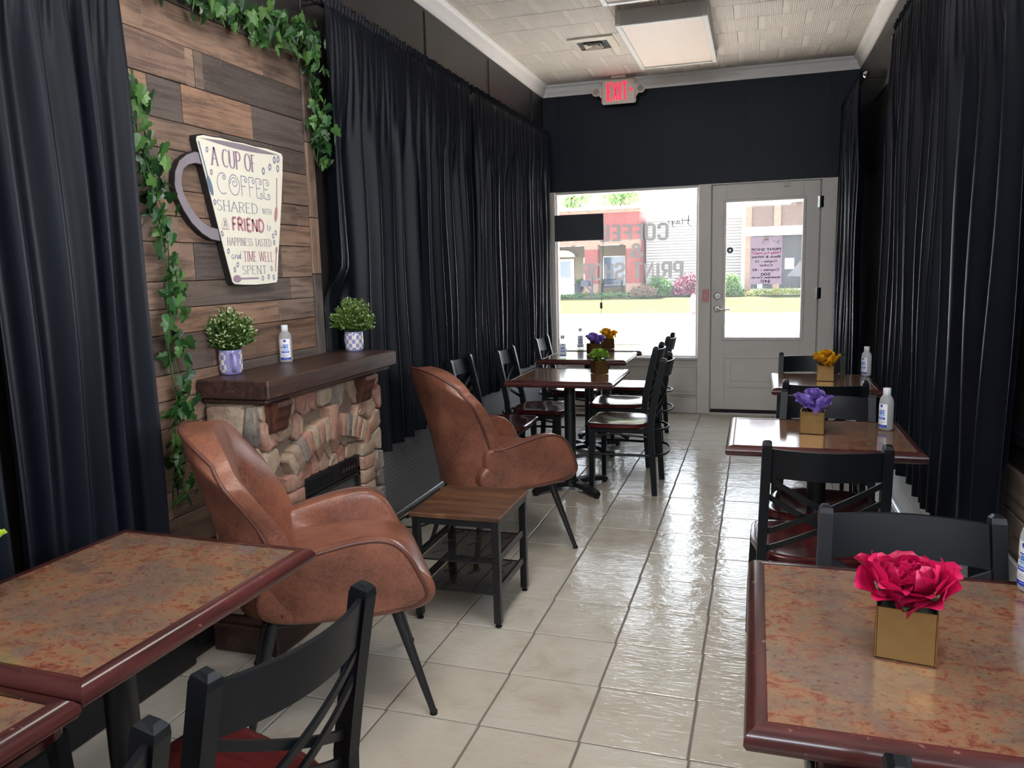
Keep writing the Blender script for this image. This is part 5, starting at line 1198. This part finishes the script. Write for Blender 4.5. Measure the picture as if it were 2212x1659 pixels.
m = MB(); ribbon(m, [(.105, -.112), (.125, -.130), (.105, -.148)], lambda a, b_: .012, e3); m.build('arrow', M_exl, ex, fix=False)
for s in (-1, 1):
    MB().prism([(s * .157, -.075), (s * .18, -.10), (s * .19, -.13), (s * .18, -.165), (s * .157, -.19)][::s], -.015, .015, 'y').build('side_arm', M_ex, ex)
    lh = MB(); lh.lathe([(.020, .02), (.036, .012), (.040, -.01), (.040, -.024), (.034, -.026), (.034, -.020), (0, -.018)], 22, M=Matrix.Translation((s * .205, -.012, -.128)) @ Matrix.Rotation(math.radians(-90), 4, 'X')); hd_ = lh.build('lamp_head', M_ex, ex, smooth=40)
    star = [((.026 if k % 2 else .032) * math.cos(2 * PI * k / 16), (.026 if k % 2 else .032) * math.sin(2 * PI * k / 16)) for k in range(16)]
    MB().add([(s * .205 + a, -.0355, -.128 + b_) for a, b_ in star], [tuple(range(16))]).build('lamp_lens', plain('grey_reflector', S(170, 160, 152), .35), hd_)
# cable coil on the floor
cb = MB(); pts = [(-1.90, 4.04, .01), (-1.86, 4.12, .005)] + [(-1.85 + .10 * math.cos(a), 3.97 + .13 * math.sin(a), .006 + .002 * k % .006) for k, a in enumerate([1.2 - .35 * q for q in range(17)])] + [(-1.93, 4.0, .006), (-1.96, 4.15, .006), (-1.965, 4.6, .006)]
tag(cb.tube(pts, .0045, 6).build('power_cable', M_dark, None, smooth=True), 'black power cable curled on the floor between fireplace and side table', 'cable')
# black sign hanging in the shop window, with chain, hook and cord
hs = thing('hanging_sign', 'black rectangular light sign panel seen from behind, hung in the shop window', 'sign', (-1.66, YW - .02, 1.805))
MB().box((0, 0, 0), (.485, .03, .252), .005).build('sign_panel', plain('sign_back', S(20, 24, 32), .5), hs)
m = MB(); m.tube([(-.10, 0, .126), (-.067, 0, .285)], .0018, 5); m.tube([(.115, 0, .126), (-.067, 0, .285)], .0018, 5); m.build('hanging_wire', M_metal, hs)
m = MB(); m.lathe([(.016, 0), (.016, .01), (.01, .02), (0, .02)], 12, c=(-.067, 0, .27)); m.build('suction_hook', plain('yellow_hook', S(220, 180, 80), .4), hs)
m = MB(); m.tube([(.235, .0, -.07), (.232, -.005, -.3), (.215, -.006, -.7), (.205, -.008, -1.03)], .0022, 5); cd = m.build('cord', M_metal, hs); MB().box((.212, -.007, -.755), (.026, .014, .062), .005).build('inline_switch', plain('bronze_switch', S(70, 62, 40), .5), cd)
# lettering on the shop window pane (reads from the street, mirrored indoors)
t = NT('frosted_vinyl'); tr = t.n('BsdfTransparent'); mx = t.n('MixShader', Fac=.95); tl = t.n('BsdfTranslucent', Color=(.072, .070, .068, 1)); df = t.n('BsdfDiffuse', Color=(.45, .45, .45, 1)); ad = t.n('MixShader', Fac=.3)
t.t.links.new(tl.outputs[0], ad.inputs[1]); t.t.links.new(df.outputs[0], ad.inputs[2]); t.t.links.new(tr.outputs[0], mx.inputs[1]); t.t.links.new(ad.outputs[0], mx.inputs[2]); t.t.links.new(mx.outputs[0], t.out.inputs[0]); M_vin = t.m
YV = YW + .066
v3 = lambda u, v: (-u, YV, v)
vl = thing('window_lettering', 'grey vinyl lettering COFFEE & PRINT SHOP on the shop window, mirrored from inside', 'lettering', (-1.2, YV, 1.3))
def vadd(mb, nm='lettering', mat=None): o = mb.build(nm, mat or M_vin, vl, fix=False); o.location = Vector(o.location) - Vector((-1.2, YV, 1.3)); return o
vadd(lettering('COFFEE', (.809, 1.475, 1.674, 1.812), v3, .22, .19, False, blk(.13, .11), .09)); vadd(lettering('PRINT SHOP', (.672, 1.655, 1.305, 1.448), v3, .22, .19, False, blk(.13, .11), .09))
m = MB(); tw = lambda a, b_: .006
SCR = M_vin
ribbon(m, [(.64, 1.865), (.625, 1.885), (.63, 1.80), (.60, 1.785)], tw, v3); ribbon(m, [(.69, 1.885), (.68, 1.815), (.69, 1.80)], tw, v3); ribbon(m, [(.61, 1.835), (.69, 1.845)], tw, v3)
ribbon(m, [(.735, 1.835), (.715, 1.838), (.708, 1.818), (.722, 1.810), (.735, 1.832), (.737, 1.812), (.75, 1.815)], tw, v3); ribbon(m, [(.755, 1.838), (.762, 1.815), (.778, 1.838), (.775, 1.79), (.757, 1.775)], tw, v3); ribbon(m, [(.79, 1.86), (.793, 1.85)], tw, v3); ribbon(m, [(.82, 1.835), (.805, 1.836), (.815, 1.822), (.803, 1.812)], tw, v3)
vadd(m, 'script_lettering', plain('grey_script_vinyl', S(120, 118, 118), .6))
# poster on the door glass, printed side to the street so mirrored from inside
def text_mesh(s, size, mat, name, parent, loc, mirror=True, width=None, bold=0.0):
    cu = bpy.data.curves.new('t', 'FONT'); cu.body = s; cu.size = size; cu.align_x = 'CENTER'; cu.offset = bold; cu.resolution_u = 3
    o = bpy.data.objects.new('t', cu); COL.objects.link(o); dg = bpy.context.evaluated_depsgraph_get(); me = bpy.data.meshes.new_from_object(o.evaluated_get(dg)); bpy.data.objects.remove(o)
    xs = [v.co.x for v in me.vertices]; w = max(xs) - min(xs); cx = (max(xs) + min(xs)) / 2; k = (width / w) if width else 1
    for v in me.vertices: v.co = Vector(((-1 if mirror else 1) * (v.co.x - cx) * k, 0, v.co.y))
    me.materials.clear(); me.materials.append(mat); me.name = name; return link(name, me, parent, loc)
text_mesh('&', .2, M_vin, 'lettering', vl, (.07, 0, .205), True, .15, .004)
po = thing('poster', 'lilac print price poster taped on the door glass, mirrored writing', 'poster', (.0765, dy + .003, 1.228))
t = NT('backlit_poster_paper'); tl = t.n('BsdfTranslucent', Color=(.66, .60, .64, 1)); df = t.n('BsdfDiffuse', Color=S(206, 196, 214)); mx = t.n('MixShader', Fac=.35); t.t.links.new(df.outputs[0], mx.inputs[1]); t.t.links.new(tl.outputs[0], mx.inputs[2]); t.t.links.new(mx.outputs[0], t.out.inputs[0])
MB().box((0, 0, .217), (.281, .001, .434)).build('sheet', t.m, po)
M_ink = plain('dark_poster_ink', S(86, 78, 96), .7); M_pk = plain('pink_poster_ink', S(222, 70, 128), .7); M_or = plain('orange_poster_ink', S(206, 120, 90), .7)
yt = -.0012
for s, z, w, h, mt in (('PRINT SHOP', .305, .258, .034, M_ink), ('"While You Wait!!!"', .274, .258, .030, M_pk), ('Black & White', .240, .252, .030, M_ink), ('Copies - .13', .199, .19, .030, M_ink), ('Color', .164, .12, .028, M_ink), ('Copies - .45', .122, .238, .030, M_ink), ('500', .078, .085, .036, M_ink), ('Business Cards', .054, .252, .024, M_ink), ('$45!', .014, .085, .038, M_ink)):
    text_mesh(s, h, mt, 'printed_line', po, (0, yt, z), True, w, .0008)
m = MB(); p3 = lambda u, v: (-u, yt, v)
ribbon(m, [(-.02, .408), (.022, .408)], lambda a, b_: .008, p3); ribbon(m, [(-.018, .396), (.018, .396)], lambda a, b_: .003, p3); ribbon(m, [(-.02, .402), (-.018, .362), (.016, .362), (.020, .402)], lambda a, b_: .002, p3); ribbon(m, [(.021, .394), (.036, .39), (.036, .374), (.020, .37)], lambda a, b_: .003, p3); m.build('printed_cup', M_or, po, fix=False)
m = MB(); ribbon(m, [(-.12, .402), (-.108, .38), (-.10, .364), (-.104, .392), (-.094, .384), (-.088, .374), (-.08, .39), (-.07, .384), (-.06, .394), (-.045, .408)], lambda a, b_: .002, p3); ribbon(m, [(-.115, .392), (-.098, .388)], lambda a, b_: .002, p3); m.build('printed_signature', M_ink, po, fix=False)
for z in (.432, -.004): MB().box((0, -.001, z), (.05, .001, .022)).build('tape', plain('tape', S(232, 232, 236), .3), po)
pk = thing('sensor_puck', 'small round dark device stuck on the door glass at eye height', 'sensor', (-.243, dy + .004, 1.546)); MB().lathe([(.026, 0), (.029, .004), (.029, .016), (.02, .022), (0, .022)], 20, M=RY).build('puck', plain('dark_blue_plastic', S(40, 48, 66), .35), pk); MB().lathe([(.008, .021), (.008, .025), (0, .025)], 12, M=RY).build('lens', M_chrome, pk)
# ================================================================== STREET OUTSIDE
K = 42 / 32; EX = lambda x: x * K; EZ = lambda z: CAMZ + (z - CAMZ) * K; EY = 42.0
M_conc = plain('pale_concrete', S(190, 188, 182), .9, var=.06, vscale=3); M_asph = plain('pale_asphalt', S(168, 168, 168), .9, var=.08, vscale=2)
t = NT('mown_grass'); v = t.coord('Object'); a = t.noise(v, .8, 5, .6); b = t.noise(v, 14, 4, .7)
c = t.ramp(a, [(.35, S(66, 63, 46)), (.6, S(56, 64, 36)), (.75, S(74, 69, 54))]); t.col(t.mix(t.ramp(b, [(.4, 0.), (.7, .5)]), c, S(40, 54, 24))); t.b.inputs['Roughness'].default_value = 1.0; t.b.inputs['Specular IOR Level'].default_value = 0.0; t.bump(b, .6, .05); M_grass = t.m
gz = EZ(.22); cz0, cz1 = EZ(-.15), EZ(0.0); yc = 22.0 * K
def slab(name, pts, mat, kind='structure'):
    o = MB().add(pts, [(0, 1, 2, 3)]).build(name, mat); o['kind'] = kind; return o
slab('sidewalk', [(-12, YW + .14, -.06), (12, YW + .14, -.06), (12, 10.5, -.10), (-12, 10.5, -.10)], M_conc)
slab('street', [(-40, 10.5, -.12), (40, 10.5, -.12), (40, yc, cz0), (-40, yc, cz0)], M_asph)
cu = struct(MB().box((-4, yc + .09, cz1 - .25), (60, .18, .5), .02).build('curb', M_conc))
slab('path', [(-40, yc + .18, cz1), (40, yc + .18, cz1), (40, yc + 1.3, cz1 + .02), (-40, yc + 1.3, cz1 + .02)], M_conc)
slab('lawn', [(-40, yc + 1.3, cz1 + .02), (40, yc + 1.3, cz1 + .02), (40, EY + 8, gz), (-40, EY + 8, gz)], M_grass)
struct(MB().box((0, YW - 4 + .3, CZ + .5), (5.2, 8.2, .3)).build('roof', M_dark))
aw = struct(MB().add([(-2.6, YW + .16, 2.95), (1.5, YW + .16, 2.95), (1.5, YW + 1.25, 2.62), (-2.6, YW + 1.25, 2.62)], [(0, 1, 2, 3)]).build('sun_blocker', plain('sun_blocker_cloth', S(70, 70, 74), .8)))  # unseen canopy added to keep direct sun out of the room
M_rb = mk_brick('red_brick', (112, 44, 40), (98, 36, 34), (124, 84, 76), 4.2); M_tb = mk_brick('tan_brick', (124, 98, 80), (112, 86, 70), (132, 116, 102), 4.2); M_bb = mk_brick('brown_brick', (92, 72, 62), (80, 62, 54), (104, 90, 82), 4.0)
M_stuc = plain('tan_stucco', S(124, 110, 82), .9); M_wh = plain('exterior_white', S(228, 226, 222), .7); M_win = plain('blue_window_glass', S(84, 104, 130), .12, spec=.8); M_dwin = plain('dark_shop_glass', S(50, 52, 54), .3, spec=.15)
rbld = thing('brick_building', 'red brick porch building with tan trim across the street', 'building', (EX(-6.3), EY, gz))
def rb(b, name, mat, parent=rbld): return b.build(name, mat, parent, loc=-Vector(parent.location) if parent.location.length else None)
def zb(x0, x1, z0, z1, y0, y1): return MB().box(((EX(x0) + EX(x1)) / 2, (y0 + y1) / 2, (EZ(z0) + EZ(z1)) / 2), (EX(x1) - EX(x0), y1 - y0, EZ(z1) - EZ(z0)))
rb(zb(-14, -4.55, 2.46, 3.55, EY, EY + 8), 'upper_wall', M_rb); rb(zb(-14, -4.53, 3.55, 3.68, EY - .03, EY + 8), 'brick_band', M_tb); rb(zb(-14, -4.48, 3.68, 3.80, EY - .10, EY + 8), 'parapet_cap', M_wh); rb(zb(-14, -4.54, 2.28, 2.46, EY - .02, EY + .6), 'soldier_course', M_tb)
for x0, x1 in ((-6.80, -6.26), (-5.09, -4.55), (-9.6, -9.05)):
    rb(zb(x0, x1, .62, 2.1, EY, EY + .7), 'pillar', M_rb); rb(zb(x0 - .01, x1 + .01, 2.1, 2.28, EY - .01, EY + .7), 'pillar_head', M_tb); rb(zb(x0 - .02, x1 + .02, .1, .70, EY - .02, EY + .72), 'pillar_base', M_tb)
rb(zb(-14, -4.5, 0, 2.3, EY + 2.2, EY + 3), 'porch_wall', M_stuc); rb(zb(-4.62, -4.5, 0, 2.5, EY + .7, EY + 8), 'end_wall', M_rb)
for x0, x1, z0, z1 in ((-6.35, -5.38, .58, 1.84), (-7.2, -6.6, .6, 1.8)):
    w_ = rb(zb(x0, x1, z0, z1, EY + 2.12, EY + 2.2), 'window', M_wh); zb(x0 + .05, x1 - .05, z0 + .05, z1 - .05, EY + 2.1, EY + 2.19).build('pane', M_win, w_)
dr = rb(zb(-8.35, -7.62, .2, 1.76, EY + 2.1, EY + 2.2), 'door', M_wh); zb(-8.22, -7.78, .95, 1.66, EY + 2.08, EY + 2.2).build('pane', M_win, dr)
m = MB(); m.prism([(EX(-7.99) + .70 * math.cos(a), EZ(1.84) + .38 * math.sin(a)) for a in [PI * k / 14 for k in range(15)]], EY + 1.4, EY + 2.2, 'y'); rb(m, 'door_hood', M_wh)
# siding building (white lap siding) in the middle
t = NT('lap_siding_shade_lines'); tc = t.n('TexCoord'); sx = t.n('SeparateXYZ'); t.t.links.new(tc.outputs['Object'], sx.inputs[0]); lf = t.math('FRACT', t.math('MULTIPLY', t.math('SUBTRACT', sx.outputs['Z'], EZ(.05)), 1 / (.115 * K)))
t.col(t.mix(t.math('LESS_THAN', lf, .2), S(146, 140, 134), S(100, 97, 94))); t.b.inputs['Roughness'].default_value = .8; M_siding = t.m  # darker stripe low on each board paints in the lap shadow
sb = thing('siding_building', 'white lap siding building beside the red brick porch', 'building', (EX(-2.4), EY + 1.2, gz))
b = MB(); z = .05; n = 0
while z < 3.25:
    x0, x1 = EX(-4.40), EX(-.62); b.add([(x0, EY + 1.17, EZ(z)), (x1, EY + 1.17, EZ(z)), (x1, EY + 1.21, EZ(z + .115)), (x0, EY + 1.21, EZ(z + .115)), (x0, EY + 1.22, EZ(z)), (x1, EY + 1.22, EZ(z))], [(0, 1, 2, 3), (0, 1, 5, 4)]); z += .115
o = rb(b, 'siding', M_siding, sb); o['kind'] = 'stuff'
rb(zb(-4.40, -.62, 0, 3.25, EY + 1.25, EY + 8), 'wall', M_wh, sb)
bb = thing('brick_shop', 'brown brick shop with pale concrete band and dark shop windows', 'building', (EX(.9), EY, gz))
rb(zb(-.45, 4.5, 2.76, 3.64, EY + .1, EY + 6), 'upper_wall', M_bb, bb); rb(zb(-.5, 4.5, 2.42, 2.76, EY - .05, EY + .3), 'concrete_band', plain('pebble_concrete', S(206, 200, 190), .9, var=.2, vscale=6), bb); rb(zb(-.5, 4.5, 3.64, 3.74, EY - .1, EY + 6), 'roof_edge', M_wh, bb)
for x0, x1 in ((-.47, -.23), (.58, .83), (1.9, 2.15)): rb(zb(x0, x1, 0, 2.42, EY, EY + .6), 'pillar', M_tb, bb); rb(zb(x0, x1, 2.76, 3.64, EY, EY + .2), 'pilaster', M_tb, bb)
for x0, x1 in ((-.23, .58), (.83, 1.9), (2.15, 4.4)): w_ = rb(zb(x0, x1, .38, 2.42, EY + .3, EY + .4), 'window', M_dwin, bb); rb(zb(x0, x1, 0, .38, EY + .25, EY + .4), 'sill_wall', M_conc, bb)
rb(zb(1.02, 1.35, 1.13, 1.54, EY + .26, EY + .29), 'notice_sheet', plain('notice_paper', S(206, 228, 236), .7), bb); rb(zb(.02, .20, .40, .62, EY + .26, EY + .29), 'notice_sheet', plain('notice_paper', S(206, 228, 236), .7), bb)
# planting, street furniture
def blob(name, label, cat, c, dims, n, mats, seed, size=.16):
    r = random.Random(seed); t_ = thing(name, label, cat, c); m = MB()
    for k in range(n):
        a, e, q = r.uniform(0, 6.28), math.asin(r.uniform(-.25, 1)), r.uniform(.6, 1.02); p = Vector((math.cos(a) * math.cos(e) * dims[0] * q, math.sin(a) * math.cos(e) * dims[1] * q, max(.02, math.sin(e) * dims[2] * q)))
        u = Vector((r.gauss(0, 1), r.gauss(0, 1), r.gauss(0, 1))).normalized(); w = u.orthogonal().normalized(); s = size * r.uniform(.6, 1.2)
        m.add([p, p + u * s * .5 + w * s * .3, p + u * s, p + u * s * .5 - w * s * .3], [(0, 1, 2, 3)])
    m.build('foliage', mats, t_, fix=False)['kind'] = 'stuff'
    m = MB()
    for k in range(5): a = k * 1.3; m.tube([(0, 0, 0), (dims[0] * .5 * math.cos(a), dims[1] * .5 * math.sin(a), dims[2] * .6)], .02, 5)
    m.build('branches', plain('bark', S(92, 76, 62), .9), t_); return t_
M_bg = mk_leaf('bush_green', (40, 74, 24), (56, 92, 32), (80, 112, 46), .3, .6); M_az = mk_leaf('azalea_pink', (96, 34, 56), (112, 48, 70), (128, 66, 88), .3, .6); M_dr = mk_leaf('dry_shrub', (92, 70, 54), (104, 84, 62), (86, 86, 52), .3, .6)
by = EY - .6; bz = EZ(.27)
blob('shrub', 'round green shrub in front of the white siding', 'shrub', (EX(-3.72), by + .3, bz), (.7, .6, .95), 1500, M_bg, 51); blob('shrub', 'pink flowering shrub in front of the white siding', 'shrub', (EX(-2.62), by + .3, bz), (.8, .6, 1.02), 1700, M_az, 52, .13)
blob('shrub', 'low dry reddish shrub at the porch corner', 'shrub', (EX(-4.25), by - .9, bz), (.7, .45, .5), 900, M_dr, 53, .13); blob('shrub', 'green shrub seen through the door glass beside the brown brick shop', 'shrub', (EX(-.98), by - .1, bz), (.6, .5, 1.0), 1400, M_bg, 54)
blob('ground_cover', 'low green plants along the porch edge', 'plants', (EX(-6.0), by, bz - .1), (2.6, .3, .22), 900, M_bg, 55, .12); blob('ground_cover', 'yellow green weeds below the brown brick shop', 'plants', (EX(.8), by, bz - .1), (1.9, .5, .3), 1100, mk_leaf('weed_green', (66, 92, 24), (98, 116, 34), (126, 124, 36), .3, .6), 56, .12)
def tree(label, x, y, zt, r, seed, n=2200):
    t_ = blob('tree', label, 'tree', (x, y, gz), (r, r, .1), 1, M_bg, seed); 
    for ch in list(t_.children): bpy.data.objects.remove(ch)
    rr = random.Random(seed); m = MB()
    for k in range(n):
        p = Vector((rr.gauss(0, r * .42), rr.gauss(0, r * .42), zt - gz - r * .7 + rr.gauss(0, r * .3))); u = Vector((rr.gauss(0, 1), rr.gauss(0, 1), rr.gauss(0, 1))).normalized(); w = u.orthogonal().normalized(); s = .34 * rr.uniform(.6, 1.2)
        m.add([p, p + u * s * .5 + w * s * .3, p + u * s, p + u * s * .5 - w * s * .3], [(0, 1, 2, 3)])
    m.build('foliage', M_tree, t_, fix=False)['kind'] = 'stuff'; m = MB(); m.tube([(0, 0, 0), (.1, 0, (zt - gz) * .5), (0, 0, zt - gz - r * .3)], [.22, .16, .06], 7)
    for k in range(6): a = k * 1.05; m.tube([(.1, 0, (zt - gz) * .5), (r * .6 * math.cos(a), r * .6 * math.sin(a), zt - gz - r * .5)], [.08, .03], 5)
    m.build('trunk', plain('bark', S(92, 76, 62), .9), t_); return t_
M_tree = mk_leaf('tree_green', (96, 140, 70), (126, 168, 92), (160, 190, 120), .35, .6)
tree('pale green tree behind the brick parapet, close to the hanging sign wire', EX(-8.6) * 1.3, 54, 7.8, 1.9, 61); tree('green tree behind the middle of the brick parapet', EX(-7.2) * 1.45, 60, 8.4, 1.8, 62); tree('light green tree rising over the right end of the brick parapet', EX(-5.35) * 1.3, 55, 7.7, 1.6, 63)
M_iron = plain('dark_blue_iron', S(36, 44, 56), .6)
bn = thing('bench', 'dark slatted metal bench on the porch', 'bench', (EX(-5.84), EY + 1.3, EZ(.22)))
for k in range(14): MB().box((-.5 + k * .077, .16, .62), (.03, .03, .40)).build('slat', M_iron, bn)
m = MB(); m.box((0, 0, .40), (1.1, .42, .05)); m.box((0, .16, .83), (1.1, .05, .05)); m.build('seat', M_iron, bn)
for s in (-.52, .52):
    m = MB(); m.box((s, -.16, .3), (.05, .05, .62)); m.box((s, .16, .4), (.05, .05, .82)); m.box((s, 0, .6), (.05, .40, .04)); m.build('side_frame', M_iron, bn)
mb_ = thing('mailbox', 'black mailbox on a post in front of the brick pillar', 'mailbox', (EX(-6.4), EY - 1.0, EZ(.15)))
m = MB(); m.prism([(-.22, 0), (.22, 0), (.22, .18)] + [(.22 * math.cos(a), .18 + .16 * math.sin(a)) for a in [PI * k / 8 for k in range(1, 8)]] + [(-.22, .18)], -.25, .25, 'y', Matrix.Translation((-.28, 0, .62))); m.build('box', M_iron, mb_)
MB().box((.06, 0, .6), (.10, .10, 1.2)).build('post', M_iron, mb_); MB().tube([(.05, 0, .3), (-.2, 0, .6)], .03, 6).build('brace', M_iron, mb_)
pp = thing('urn_planter', 'grey urn planter with spiky plant beside the white porch door', 'planter', (EX(-7.22), EY + 1.0, EZ(.2))); MB().lathe([(.18, 0), (.12, .06), (.12, .10), (.22, .30), (.27, .62), (.30, .66), (.26, .66), (0, .6)], 16).build('urn', M_iron, pp, smooth=40)
m = MB(); r = random.Random(5)
for k in range(60): a = r.uniform(0, 6.28); q = r.uniform(.15, .34); m.add([(0, 0, .6), (.03 * math.sin(a), .03 * math.cos(a), .75), (q * math.cos(a), q * math.sin(a), .75 + r.uniform(.0, .3))], [(0, 1, 2)])
m.build('spiky_leaves', M_bg, pp, fix=False)['kind'] = 'stuff'
fh = thing('fire_hydrant', 'faded red fire hydrant on the lawn edge next to the window post', 'hydrant', (EX(-1.70), 21.85 * K + 1.0, cz1 + .02)); M_hy = plain('faded_hydrant_paint', S(130, 84, 84), .7)
MB().lathe([(.16, 0), (.16, .05), (.11, .06), (.11, .5), (.14, .52), (.14, .56), (.12, .6), (.07, .70), (.03, .72), (.03, .77), (0, .77)], 16).build('barrel', M_hy, fh, smooth=40); m = MB(); m.tube([(-.2, 0, .42), (.2, 0, .42)], .05, 10); m.tube([(0, -.2, .38), (0, 0, .38)], .07, 10); m.build('nozzle', M_hy, fh)
# bases for things built in world coordinates
rebase(fp, (XL + .2, 2.9, 0)); rebase(sg, (SXW, 2.75, 1.39))
# tint handling: object colour for the remaining plank materials is set where they are built
